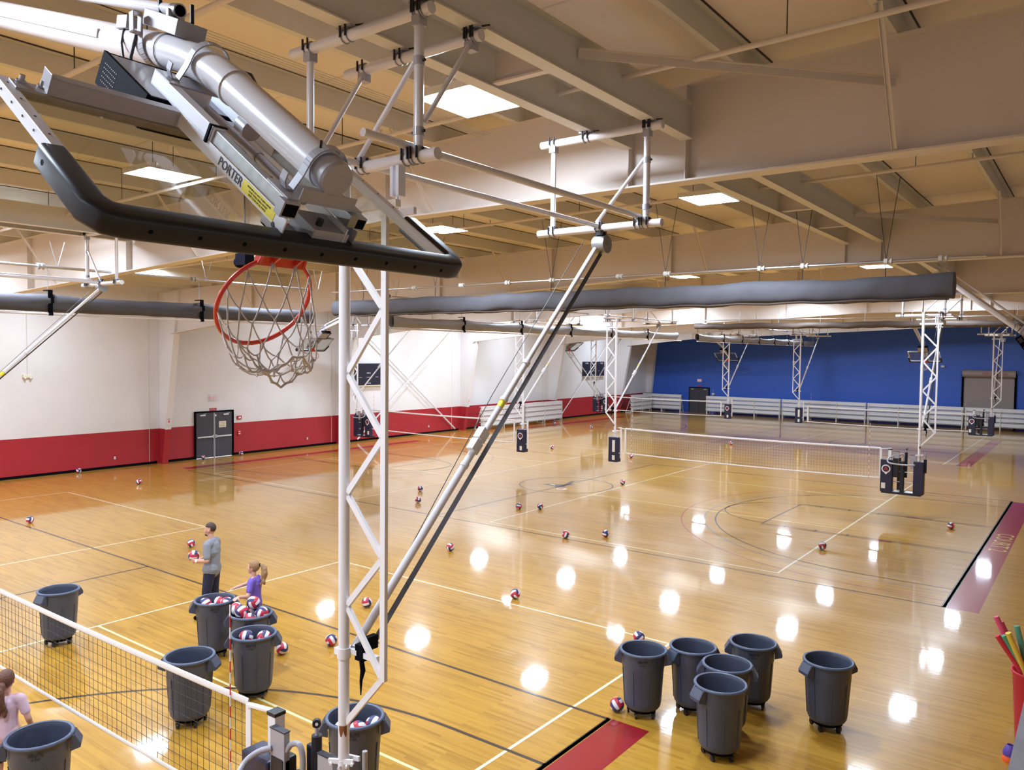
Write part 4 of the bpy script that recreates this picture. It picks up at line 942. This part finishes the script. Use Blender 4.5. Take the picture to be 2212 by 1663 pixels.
IB = [(-12.10, 7.44, .86, 'inside the bin before the man, left'), (-11.84, 7.40, .83, 'inside the bin before the man, middle'), (-11.80, 7.66, .88, 'inside the bin before the man, under the girl\'s far hand'), (-12.06, 7.68, .83, 'at the back inside the bin before the man'),
      (-11.10, 7.38, 1.00, 'leftmost of the heap in the brimming bin'), (-10.90, 7.34, 1.005, 'front of the heap in the brimming bin'), (-10.90, 7.56, 1.10, 'topmost of the heap in the brimming bin'), (-10.70, 7.58, .96, 'rightmost of the heap in the brimming bin'), (-10.74, 7.38, .90, 'low at the front of the heap in the brimming bin'), (-11.05, 7.66, .94, 'at the back of the heap in the brimming bin'),
      (-10.22, 6.96, .86, 'left of two in the nearest ball-filled bin'), (-10.0, 7.12, .86, 'right of two in the nearest ball-filled bin'),
      (-6.93, 6.00, .80, 'left of those in the bin behind the near post'), (-6.78, 6.10, .80, 'middle of those in the bin behind the near post'), (-6.70, 6.28, .82, 'right of those in the bin behind the near post')]
for x, y, z, l in IB: ball(x, y, z, W0+l, 'volleyballs inside bins')
# heaped filling below the visible balls rests on lower ones
for (x, y, z) in ((-10.98, 7.45, .80), ): ball(x, y, z, W0+'buried low in the brimming bin', 'volleyballs inside bins')

# ---------------------------------------------------------------- people
def remesh(mb, name, mname, parent, vox=.009, smooth=4):
    me = mb.mesh(name); o = bpy.data.objects.new(name, me); COL.objects.link(o)
    r = o.modifiers.new('r', 'REMESH'); r.mode = 'VOXEL'; r.voxel_size = vox
    s_ = o.modifiers.new('s', 'SMOOTH'); s_.iterations = smooth; s_.factor = .5
    dg = bpy.context.evaluated_depsgraph_get(); m2 = bpy.data.meshes.new_from_object(o.evaluated_get(dg)); bpy.data.objects.remove(o)
    m2.name = name; m2.materials.clear(); m2.materials.append(M[mname]); m2.polygons.foreach_set('use_smooth', [True]*len(m2.polygons))
    n = bpy.data.objects.new(name, m2); COL.objects.link(n); n.parent = parent; return n
def limb(b, *pr):
    for (p, r), (q, r2) in zip(pr, pr[1:]): b.capsule(p, q, r, r2, 12)
def hand(b, wr, d, palm_n, s=1.0, curl=.6):
    """palm from wrist along d; palm_n: palm normal; five separate fingers"""
    wr = Vector(wr); d = Vector(d).normalized(); n = Vector(palm_n); n = (n-d*n.dot(d)).normalized(); sd = d.cross(n)
    for k in (-.03, -.01, .01, .03): b.capsule(wr+sd*k*.6*s, wr+d*.085*s+sd*k*s, .015*s, .012*s, 8)
    for k, L_ in zip((-.033, -.011, .011, .032), (.062, .075, .080, .068)):
        p0 = wr+d*.088*s+sd*k*s; p1 = p0+(d*math.cos(curl*.5)+n*math.sin(curl*.5))*L_*.5*s; p2 = p1+(d*math.cos(curl)+n*math.sin(curl))*L_*.5*s
        b.capsule(p0, p1, .0095*s, .009*s, 8); b.capsule(p1, p2, .009*s, .0075*s, 8)
    t0 = wr+d*.03*s+sd*.035*s; t1 = t0+(d*.7+sd*.7+n*.2).normalized()*.035*s; t2 = t1+(d*.9+n*.5).normalized()*.032*s
    b.capsule(t0, t1, .012*s, .010*s, 8); b.capsule(t1, t2, .010*s, .008*s, 8)
def head(b, c, s=1.0):
    """face toward +x; c = centre of skull"""
    c = Vector(c)
    b.sphere(c+Vector((-.01, 0, .02))*s, .095*s, 20, 14, (1.03, .80, 1.08)); b.sphere(c+Vector((.03, 0, -.045))*s, .07*s, 16, 12, (.95, .80, 1.1))
    b.sphere(c+Vector((.058, 0, -.098))*s, .026*s, 10, 8, (1, 1.1, .9))
    b.capsule(c+Vector((.080, 0, .018))*s, c+Vector((.104, 0, -.022))*s, .009*s, .014*s, 8); b.sphere(c+Vector((.096, .012, -.026))*s, .009*s, 8, 6); b.sphere(c+Vector((.096, -.012, -.026))*s, .009*s, 8, 6)
    b.capsule(c+Vector((.078, -.03, .03))*s, c+Vector((.078, .03, .03))*s, .010*s, .010*s, 8)
    b.capsule(c+Vector((.083, -.016, -.058))*s, c+Vector((.083, .016, -.058))*s, .0075*s, .0075*s, 8); b.capsule(c+Vector((.080, -.014, -.070))*s, c+Vector((.080, .014, -.070))*s, .0085*s, .0085*s, 8)
    for k in (-1, 1): b.sphere(c+Vector((-.012, .080*k, -.015))*s, .026*s, 10, 8, (.75, .38, 1.15)); b.sphere(c+Vector((.045, .038*k, -.02))*s, .03*s, 10, 8)
def eyes(c, s, par):
    for k in (-1, 1):
        e = MB(); e.sphere(Vector(c)+Vector((.076, .030*k, .008))*s, .011*s, 10, 8, (.8, 1.15, .75)); e.obj('eye', 'white', par)
        e = MB(); e.sphere(Vector(c)+Vector((.084, .030*k, .008))*s, .0055*s, 8, 6); e.obj('pupil', 'black', par)

def man():
    t = thing('person', 'man in grey t-shirt and navy trousers holding a ball behind the bins', 'person', (-13.66, 8.55, 0), math.radians(212))
    b = MB()
    for k in (-1, 1):
        kx = .06 if k > 0 else -.03
        limb(b, ((0, .095*k, .91), .088), ((.03+kx*.4, .13*k, .52), .062), ((-.0+kx, .15*k, .10), .042)); b.capsule((kx-.02, .15*k, .055), (kx+.17, .17*k, .045), .042, .034, 10)
    limb(b, ((0, -.06, .96), .11), ((0, .06, .96), .11)); limb(b, ((0, 0, .98), .135), ((.0, 0, 1.18), .135), ((0, 0, 1.38), .145)); limb(b, ((0, -.15, 1.46), .062), ((0, .15, 1.46), .062))
    limb(b, ((-.0, 0, 1.48), .065), ((.02, 0, 1.62), .058))
    hc = (.040, 0, 1.715); head(b, hc, 1.05)
    # left arm (toward the viewer): bent, hand on the ball; right arm under the ball
    limb(b, ((0, .215, 1.45), .058), ((-.04, .275, 1.18), .045), ((.22, .20, 1.15), .034)); hand(b, (.24, .19, 1.15), (1, -.45, .0), (-.2, -1, .1), 1.0, .7)
    limb(b, ((0, -.215, 1.45), .056), ((.03, -.27, 1.19), .044), ((.29, -.19, 1.10), .032)); hand(b, (.30, -.18, 1.10), (.7, .55, -.1), (-.4, .2, 1), 1.0, .9)
    bd = remesh(b, 'body', 'skin', t, .0085); eyes(hc, 1.05, bd)
    h = MB(); h.sphere(Vector(hc)+Vector((-.020, 0, .042)), .104, 20, 14, (1.02, .83, 1.02)); hm = h.mesh('hair')
    import bmesh
    x = bmesh.new(); x.from_mesh(hm); bmesh.ops.delete(x, geom=[v for v in x.verts if (v.co.x > .085 and v.co.z < 1.78) or v.co.z < 1.715-.045*(1 if v.co.x < 0 else -1.0) or (v.co.x > .115)], context='VERTS'); x.to_mesh(hm); x.free()
    hm.materials.append(M['hair_d']); ho = bpy.data.objects.new('hair', hm); COL.objects.link(ho); ho.parent = t
    so = ho.modifiers.new('s', 'SOLIDIFY'); so.thickness = .012
    bea = MB(); bea.sphere(Vector(hc)+Vector((.052, 0, -.092)), .045, 14, 10, (.95, 1.18, .78)); bea.obj('beard', 'hair_d', t)
    s_ = MB(); limb(s_, ((0, 0, .93), .152), ((0, 0, 1.15), .155), ((0, 0, 1.38), .158)); limb(s_, ((0, -.075, .97), .150), ((0, .075, .97), .150)); limb(s_, ((0, -.155, 1.462), .090), ((0, .155, 1.462), .090))
    limb(s_, ((0, .05, 1.3), .15), ((0, -.05, 1.3), .15)); limb(s_, ((-.01, -.03, 1.49), .078), ((-.01, .03, 1.49), .078))
    for k in (-1, 1): limb(s_, ((0, .205*k, 1.45), .075), ((-.03 if k > 0 else .02, .262*k, 1.24), .066))
    remesh(s_, 'shirt', 'shirt_g', t, .010, 6)
    cx_ = lambda y: math.sqrt(.158**2-y*y)+.001
    e = MB(); n = 20; e.add([(cx_(.02+k_*math.cos(2*PI*i/n)), .02+k_*math.cos(2*PI*i/n), 1.30+1.1*k_*math.sin(2*PI*i/n)) for k_ in (.05, .036) for i in range(n)], [(i, (i+1) % n, n+(i+1) % n, n+i) for i in range(n)]); e.obj('shirt_print', 'ink', t)
    p = MB()
    for k in (-1, 1):
        kx = .06 if k > 0 else -.03
        limb(p, ((0, .095*k, .91), .116), ((.03+kx*.4, .13*k, .52), .085), ((kx, .15*k, .08), .068))
    limb(p, ((0, -.06, .93), .130), ((0, .06, .93), .130)); remesh(p, 'trousers', 'navy', t, .010, 4)
    for k in (-1, 1):
        kx = .06 if k > 0 else -.03
        q = MB(); q.capsule((kx-.03, .15*k, .045), (kx+.19, .17*k, .04), .050, .040, 12); remesh(q, 'shoe', 'black', t, .009, 2)
    wt = MB(); wd = Vector((.26, -.075, -.03)).normalized(); wc = Vector((.195, .207, 1.152)); wt.cyl(wc-wd*.012, wc+wd*.012, .040, n=18); wt.cyl(wc+Vector((0, .036, .01)), wc+Vector((0, .046, .012)), .022, n=16); wt.obj('wristwatch', 'white', t)
    return t
mn = man()
bw = mn.location; a_ = math.radians(212)
def loc2w(o, a, p): return (o[0]+math.cos(a)*p[0]-math.sin(a)*p[1], o[1]+math.sin(a)*p[0]+math.cos(a)*p[1], o[2]+p[2])
q = loc2w((-13.66, 8.55, 0), a_, (.36, .01, 1.20)); ball(q[0], q[1], q[2], W0+'held by the man in grey', 'held volleyball')

def girl(name_label, loc, rz, shirt, hairm, H, arms, hair='tail', shoes=True):
    t = thing('person', name_label, 'person', loc, rz); k_ = H/1.6
    V = lambda x, y, z: Vector((x*k_, y*k_, z*k_))
    b = MB()
    for k in (-1, 1):
        limb(b, (V(0, .085*k, .84), .088*k_), (V(.02, .10*k, .47), .055*k_), (V(0, .11*k, .09), .036*k_)); b.capsule(V(-.02, .11*k, .045), V(.15, .12*k, .035), .034*k_, .028*k_, 10)
    limb(b, (V(0, -.06, .86), .105*k_), (V(0, .06, .86), .105*k_)); limb(b, (V(0, 0, .9), .11*k_), (V(0, 0, 1.05), .10*k_), (V(0, 0, 1.20), .115*k_)); limb(b, (V(0, -.12, 1.27), .052*k_), (V(0, .12, 1.27), .052*k_))
    limb(b, (V(0, 0, 1.26), .050*k_), (V(.012, 0, 1.38), .045*k_))
    hc = V(.025, 0, 1.475); head(b, hc, .95*k_)
    for (sh, el, wr, hd, pn) in arms:
        limb(b, (V(*sh), .044*k_), (V(*el), .035*k_), (V(*wr), .026*k_)); hand(b, V(*wr), Vector(hd), Vector(pn), .85*k_, .5)
    bd = remesh(b, 'body', 'skin2', t, .0085); eyes(hc, .95*k_, bd)
    h = MB(); h.sphere(hc+V(-.022, 0, .030), .103*k_, 20, 14, (1.02, .84, 1.05)); hm = h.mesh('hair')
    import bmesh
    x = bmesh.new(); x.from_mesh(hm); bmesh.ops.delete(x, geom=[v for v in x.verts if (v.co.x > hc.x+.050*k_ and v.co.z < hc.z+.062*k_) or (v.co.x > hc.x+.0*k_ and v.co.z < hc.z-.01) or v.co.z < hc.z-.075*k_], context='VERTS'); x.to_mesh(hm); x.free()
    hm.materials.append(M[hairm]); ho = bpy.data.objects.new('hair', hm); COL.objects.link(ho); ho.parent = t; so = ho.modifiers.new('s', 'SOLIDIFY'); so.thickness = .014
    pt = MB(); r0 = hc+V(-.115, 0, .045 if hair == 'tail' else -.005)
    pts = [r0, r0+V(-.05, 0, .0), r0+V(-.095, .01, -.07), r0+V(-.10, .015, -.16), r0+V(-.075, .01, -.25), r0+V(-.06, 0, -.31)]
    rr = [.022, .035, .052, .058, .045, .012] if hair == 'tail' else [.028, .05, .062, .066, .06, .02]
    pt.tube(pts, [r*k_ for r in rr], n=12)
    for i in range(16):
        a = i*2.4; c = pts[2+i % 4]+Vector((math.cos(a)*.03, math.sin(a)*.045, math.sin(i*1.7)*.03))*k_; pt.sphere(c, (.022+.008*math.sin(i))*k_, 8, 6, (1, 1, 1.6))
    remesh(pt, 'ponytail', hairm, t, .009, 1)
    MB().cyl(r0+V(.01, 0, 0), r0+V(-.025, 0, 0), .027*k_, n=12).obj('hair_tie', 'black', t)
    s_ = MB(); limb(s_, (V(0, 0, .84), .128*k_), (V(0, 0, 1.03), .118*k_), (V(0, 0, 1.19), .13*k_)); limb(s_, (V(0, -.05, .84), .122*k_), (V(0, .05, .84), .122*k_)); limb(s_, (V(0, -.125, 1.255), .066*k_), (V(0, .125, 1.255), .066*k_))
    for (sh, el, wr, hd, pn) in arms:
        S0 = V(*sh); E0 = V(*el); limb(s_, (S0, .060*k_), (S0.lerp(E0, .62), .054*k_))
    remesh(s_, 'shirt', shirt, t, .010, 5)
    p = MB()
    for k in (-1, 1): limb(p, (V(0, .075*k, .82), .105*k_), (V(.01, .09*k, .58), .088*k_))
    limb(p, (V(0, -.05, .85), .115*k_), (V(0, .05, .85), .115*k_)); remesh(p, 'shorts', 'navy', t, .010, 3)
    for k in (-1, 1):
        q = MB(); q.capsule(V(-.03, .11*k, .042), V(.17, .12*k, .036), .042*k_, .034*k_, 12); remesh(q, 'shoe', 'black', t, .009, 2)
    return t
g1 = girl('girl in purple t-shirt with blond ponytail reaching into two bins of balls', (-11.62, 8.08, 0), math.radians(215), 'shirt_p', 'hair_b', 1.56,
          [((0, -.155, 1.25), (.20, -.24, 1.12), (.44, -.20, 1.03), (1, .1, -.25), (.1, .2, -1)),
           ((0, .155, 1.25), (.02, .26, 1.03), (.10, .50, 1.14-.05), (.15, 1, .0), (.2, .1, -1))])
sp_ = MB(); sp_.box((.118, .035, 1.10), (.012, .05, .05)); sp_.box((.12, .03, 1.0), (.010, .018, .12)); sp_.obj('shirt_print', 'paper', g1)
g2 = girl('girl in pale pink t-shirt with auburn ponytail seen from behind at lower left', (-9.80, 3.56, 0), math.radians(140), 'shirt_k', 'hair_r', 1.55,
          [((0, -.155, 1.25), (-.02, -.235, 1.02), (.10, -.24, .84), (.3, .0, -1), (.2, 1, .2)),
           ((0, .155, 1.25), (-.11, .20, 1.05), (-.20, .14, .93), (-.5, -.5, -.6), (0, .2, -1))], hair='low')

# ---------------------------------------------------------------- wall fittings
def signbox(name, y0, z0, y1, z1, m, label, cat, d=.04, x=WX):
    return tag(MB().span((x, y0, z0), (x+d, y1, z1)).obj(name, m, bevel=.004), label, cat)
# double door on the left wall
dr = thing('door_1', 'dark grey double door with push bars in the red and white wall', 'door', (WX, 21.5, 0), kind='structure')
fr = MB(); fr.span((0, -1.02, 0), (.10, -.96, 2.22)); fr.span((0, .98, 0), (.10, 1.04, 2.22)); fr.span((0, -1.02, 2.18), (.10, 1.04, 2.24)); fr.obj('door_frame', 'black', dr)
for s_ in (-1, 1):
    lf = MB(); lf.span((.02, min(s_*.01, s_*.95), .015), (.065, max(s_*.01, s_*.95), 2.17)); lo = lf.obj('door_leaf', 'doorg', dr)
    pb = MB(); pb.span((.085, min(s_*.06, s_*.9), .98), (.12, max(s_*.06, s_*.9), 1.04)); pb.span((.065, s_*.08-.03, .95), (.12, s_*.08+.03, 1.08)); pb.obj('push_bar', 'alu', lo)
    cl = MB(); cl.span((.065, s_*.62-.14, 2.02), (.11, s_*.62+.14, 2.08)); cl.bar((.11, s_*.62, 2.09), (.13, s_*.62+.16, 2.13), .02, .01); cl.obj('door_closer', 'alu', lo)
    ed = MB(); ed.span((.065, s_*.02-.008, .02), (.075, s_*.02+.008, 2.15)); ed.obj('edge_strip', 'alu', lo)
    th = MB(); th.span((.02, min(s_*.03, s_*.94), .0), (.05, max(s_*.03, s_*.94), .014)); th.obj('sill_glow_strip', mat('daylight_glow', (.8, .85, .95), .5, emit=(.8, .88, 1), es=1.2), lo)  # emissive strip standing in for daylight under the leaf
nt_ = MB(); nt_.span((.066, .25, 1.42), (.069, .63, 1.72)); no = nt_.obj('door_notice', 'cream', dr)
for i, tx in enumerate(('THIS DOOR', 'NOT EXIT', 'EMERGENCY')): text('notice_print', tx, .05, frame((0, 1, 0), (0, 0, 1), (.0705, .44, 1.65-.08*i)), 'ink', no)
kb = MB(); kb.span((.065, .03, 1.98), (.09, .10, 2.06)); kb.obj('door_contact', 'white', dr)
def exit_sign(x, y, z, ax, label, cage=True):
    t = thing('exit_sign', label, 'exit sign', (x, y, z), 0 if ax == 0 else -PI/2)
    MB().span((0, -.17, -.10), (.05, .17, .10)).obj('housing', 'white', t)
    text('letters', 'EXIT', .16, frame((0, 1, 0), (0, 0, 1), (.053, 0, 0)), 'glow_red', t)
    if cage:
        c = MB()
        for i in range(7): c.cyl((.11, -.24+.08*i, -.17), (.11, -.24+.08*i, .17), .004, n=5)
        for i in range(5): c.cyl((.11, -.24, -.16+.08*i), (.11, .24, -.16+.08*i), .004, n=5)
        for a in (-.24, .24):
            for b in (-.16, .16): c.cyl((0, a, b), (.11, a, b), .004, n=5)
        c.obj('guard_cage', 'chrome', t)
    return t
exit_sign(WX, 21.45, 2.87, 0, 'caged exit sign above the double door in the white wall')
q = signbox('wall_notice', 21.28, 2.25, 21.66, 2.37, 'red', 'small red notice directly above the double door', 'sign', .01)
text('notice_print', 'NO ENTRY', .06, frame((0, 1, 0), (0, 0, 1), (WX+.012, 21.47, 2.31)), 'paper', q)
q = signbox('fire_strobe', 22.76, 1.74, 23.02, 1.92, 'red', 'red fire alarm strobe right of the double door', 'alarm', .05); MB().span((WX+.05, 22.83, 1.79), (WX+.07, 22.96, 1.87)).obj('lens', 'white', q)
q = signbox('pull_station', 22.80, .95, 22.97, 1.18, 'red', 'red fire pull station low on the red wall right of the door', 'alarm', .05); MB().span((WX+.05, 22.83, 1.02), (WX+.055, 22.94, 1.06)).span((WX+.05, 22.83, 1.12), (WX+.055, 22.94, 1.16)).obj('pull_print', 'paper', q)
for y, z, l in ((16.76, .44, 'small white wall outlet low on the red wall at left'), (27.08, .45, 'small white wall outlet low on the red wall between door and post'), (36.6, .45, 'small white wall outlet under the crossed wall braces')):
    q = signbox('wall_outlet', y-.04, z-.06, y+.04, z+.06, 'white', l, 'outlet', .012); MB().cyl((WX+.012, y, z+.02), (WX+.014, y, z+.02), .014, n=8).cyl((WX+.012, y, z-.02), (WX+.014, y, z-.02), .014, n=8).obj('socket', 'black', q)
for y, l in ((18.79, 'red and white extinguisher notice on the first wall column'), (39.59, 'red and white extinguisher notice on the column by the metal racks')):
    xx = -33.72+1.37*1.95/7.7+.02
    q = tag(MB().span((xx, y-.06, 1.83), (xx+.008, y+.06, 2.12)).obj('extinguisher_notice', 'white'), l, 'sign'); MB().span((xx+.008, y-.025, 1.88), (xx+.010, y+.025, 2.0)).span((xx+.008, y-.045, 2.03), (xx+.010, y+.045, 2.09)).obj('notice_figure', 'red', q)
for y, zz, z0, l in ((13.33, 4.05, 6.9, 'small beige emergency light hanging from a conduit on the white wall at left'), (26.6, 4.1, 6.9, 'small beige emergency light on a conduit seen by the near basketball net')):
    t = thing('emergency_light', l, 'wall light', (WX, y, zz)); MB().span((0, -.18, -.07), (.08, .18, .05)).obj('case', 'cream', t, bevel=.01); MB().cyl((.02, 0, .05), (.02, 0, z0-zz), .012, n=6).obj('conduit', 'steelg', t)
    MB().sphere((.10, -.1, -.08), .04, 10, 8).sphere((.10, .1, -.08), .04, 10, 8).obj('lamp_head', 'white', t)
def scoreboard(y0, y1, z0, z1, label):
    t = thing('scoreboard', label, 'scoreboard', (WX, (y0+y1)/2, z0)); w_ = (y1-y0); h = z1-z0
    MB().span((0, -w_/2, 0), (.15, w_/2, h)).obj('case', 'score', t, bevel=.01)
    MB().span((0, -w_/2, -.06), (.2, w_/2, -.01)).obj('shelf', 'cream', t)
    def tx(s_, y, z, k): text('lettering', s_, k, frame((0, 1, 0), (0, 0, 1), (.153, y, z)), 'paper', t)
    tx('HOME', -w_*.36, h*.88, .15); tx('GUEST', w_*.36, h*.88, .15); tx('PERIOD', 0, h*.55, .09); tx('BONUS', -w_*.40, h*.36, .07); tx('FOULS', -w_*.22, h*.36, .07); tx('PLAYER  FOUL', .05, h*.36, .07); tx('FOULS', w_*.22, h*.36, .07); tx('BONUS', w_*.4, h*.36, .07); tx('PORTER', 0, h*.08, .09)
    return t
scoreboard(29.9, 32.8, 3.22, 4.47, 'near black scoreboard on the white wall, seen between the post lattice')
scoreboard(54.9, 58.2, 3.3, 4.5, 'far black scoreboard on the white wall past the second net post')
# blue wall: dark door, exit sign, shutter, boxes
dd = thing('door_2', 'dark double door in the blue wall behind the bleachers', 'door', (-28.95, FY, 0), kind='structure')
MB().span((-.98, -.06, 0), (.98, 0, 2.26)).obj('door_frame', 'black', dd)
for s_ in (-1, 1):
    lo = MB().span((min(s_*.01, s_*.9), -.10, .01), (max(s_*.01, s_*.9), -.06, 2.18)).obj('door_leaf', 'doorg', dd); MB().span((s_*.6-.12, -.14, 2.05), (s_*.6+.12, -.10, 2.1)).obj('door_closer', 'alu', lo)
ex = thing('exit_sign', 'pink-lit exit sign above the dark door in the blue wall', 'exit sign', (-28.95, FY, 2.87), -PI/2)
MB().span((0, -.2, -.12), (.05, .2, .12)).obj('housing', 'white', ex); text('letters', 'EXIT', .17, frame((0, 1, 0), (0, 0, 1), (.053, 0, 0)), 'glow_red', ex)
tag(MB().span((-29.1, FY-.02, 2.30), (-28.8, FY, 2.42)).obj('wall_notice', 'red'), 'small red notice over the dark door in the blue wall', 'sign')
for x, z, l in ((-20.6, 4.65, 'small white horn speaker on the blue wall, mid picture'), (-8.55-1.1, 4.5, 'small white box on the blue wall left of the shutter'), (-27.6, 1.7, 'small grey box beside the dark door on the blue wall')):
    q = MB(); q.span((x-.12, FY-.12, z-.07), (x+.12, FY, z+.07)); q.cyl((x, FY-.12, z), (x, FY-.2, z), .05, .09, n=12); tag(q.obj('wall_speaker', 'paper'), l, 'speaker')
sh = thing('roller_shutter', 'taupe roll-up shutter with red lettering on its hood in the blue wall', 'shutter', (-6.65, FY, 0))
sl = MB()
for i in range(38): sl.span((-1.58, -.06 if i % 2 else -.052, .1*i), (1.58, 0, .1*i+.1))
sl.obj('curtain', 'brown', sh); MB().span((-1.72, -.12, 0), (-1.58, 0, 4.0)).obj('side_rail', 'black', sh); MB().span((1.58, -.12, 0), (1.72, 0, 4.0)).obj('side_rail', 'black', sh)
hd_ = MB(); hd_.cyl((-1.66, -.22, 4.02), (1.66, -.22, 4.02), .27, n=24); hd_.span((-1.66, -.22, 3.75), (1.66, 0, 4.29)); ho_ = hd_.obj('hood', 'brown', sh)
text('hood_lettering', 'KEEP AREA CLEAR', .19, frame((1, 0, 0), (0, 0, 1), (.4, -.50, 4.02)), 'red', ho_, ext=.004)
# ---------------------------------------------------------------- bleachers
def bleacher(x, y, rz, L_, label, rows_=4):
    t = thing('bleacher', label, 'bleachers', (x, y, 0), rz, 'folded aluminium bleachers')
    n = max(2, int(L_/1.8))
    for i in range(n+1):
        xx = -L_/2+.08+(L_-.16)*i/n; b = MB(); b.bar((xx, 0, .0), (xx, .06, 1.42), .05, .05, up=(1, 0, 0)); b.bar((xx, 0, .05), (xx, .55, .05), .05, .05); b.bar((xx, .55, .05), (xx, .08, 1.3), .04, .04, up=(1, 0, 0)); b.bar((xx, -.155, .0), (xx, -.155, 1.46), .05, .03, up=(0, 1, 0)); b.obj('upright', 'steelg', t)
    for k in range(rows_):
        z = .28+.345*k
        b = MB(); b.span((-L_/2, -.12, z+.02), (L_/2, -.02, z+.25)); b.span((-L_/2, -.13, z+.235), (L_/2, .12, z+.265)); b.obj('seat_plank', 'alu', t)
        c = MB(); c.cyl((-L_/2, -.05, z-.03), (L_/2, -.05, z-.03), .02, n=8); c.obj('rail', 'steelg', t)
    return t
for x, L_, l in ((-32.0, 3.8, 'short folded bleacher in the left corner of the blue wall, left of the dark door'), (-24.5, 6.5, 'long folded bleacher along the blue wall, right of the dark door'),
                 (-17.9, 6.5, 'long folded bleacher in the middle of the blue wall, second right of the dark door'), (-11.3, 6.5, 'long folded bleacher along the blue wall, left of the roll-up shutter'),
                 (-4.7, 6.5, 'long folded bleacher in front of the roll-up shutter')):
    bleacher(x, 65.2, 0, L_, l)
bleacher(WX+1.35, 42.5, PI/2, 4.7, 'folded aluminium bleacher by the red wall, nearer of two side by side')
bleacher(WX+1.35, 47.4, PI/2, 4.7, 'folded aluminium bleacher by the red wall, farther of two side by side')
bleacher(WX+1.35, 62.6, PI/2, 3.6, 'short folded bleacher by the red wall in the far corner')

# ---------------------------------------------------------------- foam noodles in a tall red bin, stacked cones
nb_ = thing('noodle_bin', 'tall red plastic bin at the right picture edge full of foam noodles', 'bin', (-.60, 12.35, 0))
MB().lathe([(0, 0), (.17, 0), (.19, .03), (.25, 1.02), (.27, 1.03), (.27, 1.06), (.24, 1.05), (.18, .05), (0, .05)], 32).obj('bin_body', 'foam_rd', nb_)
ND = [('pink', -.30, -.05, 1.72), ('pink', -.27, .04, 1.62), ('rd', -.28, -.12, 1.50), ('green', -.24, -.10, 1.50), ('ylw', -.20, -.12, 1.56), ('green', -.15, .05, 1.60), ('rd', -.05, .08, 1.68), ('pink', -.06, -.10, 1.56), ('ylw', .05, -.06, 1.58), ('ylw', .04, .16, 1.74), ('pink', .02, .02, 1.64)]
cn = {'pink': 'pink', 'rd': 'red', 'green': 'green', 'ylw': 'yellow'}
ph = ['leaning out farthest left', 'just under the leftmost one', 'lowest at the left edge', 'beside the lowest red one', 'crossing the green ones', 'behind in the middle', 'upright in the middle', 'leaning forward in the middle', 'at the front right', 'tallest at the right edge', 'in the back at right']
for i, (c, dx, dy, z) in enumerate(ND):
    p0 = (-.60+.10*math.cos(i*2.2), 12.35+.10*math.sin(i*2.2), .10); p1 = (-.60+dx*.55, 12.35+dy*.55, 1.06); p2 = (-.60+dx*1.5, 12.35+dy*1.5, z)
    b = MB(); b.tube([p0, tuple((p0[k]+p1[k])/2 for k in range(3)), p1, tuple(p1[k]*.5+p2[k]*.5 for k in range(3)), p2], .036, n=12)
    tag(b.obj('foam_noodle', 'foam_'+c), cn[c]+' foam noodle in the tall red bin, '+ph[i], 'foam noodle', 'foam noodles in the red bin')
for m, z, l, sc in (('or_', 0, 'orange dome cone on the floor beside the tall red bin', 1), ('purple', .075, 'purple dome cone stacked on the orange one by the red bin', .92)):
    b = MB(); b.lathe([(.095*sc, .0), (.10*sc, .015), (.085*sc, .07), (.055*sc, .13), (.04*sc, .135), (.04*sc, .12), (.08*sc, .0)], 24, (-.80, 11.85, z))
    tag(b.obj('dome_cone', 'foam_'+m), l, 'cone')
# projector-like loudspeaker units hung near curtains
def ceil_unit(x, y, z, label):
    t = thing('curtain_motor', label, 'motor', (x, y, z)); MB().box((0, 0, 0), (.28, .18, .2)).sphere((-.15, 0, -.04), .10, 12, 8).obj('motor', 'black', t)
    MB().cyl((-.30, 0, .18), (.34, 0, .18), .045, n=12).obj('tube', 'pipe', t); MB().cyl((0, 0, .1), (0, 0, roofz(x)-z), .012, n=6).obj('hanger', 'cable', t); return t
ceil_unit(-11.9, 8.1, 6.75, 'black curtain motor on a white tube behind the basketball rim')
ceil_unit(-15.2, 41.0, 7.35, 'small black motor hung before the pale far rafter')
ceil_unit(-17.9, 4.6, 6.9, 'dark curtain motor at far left above the gathered curtain')
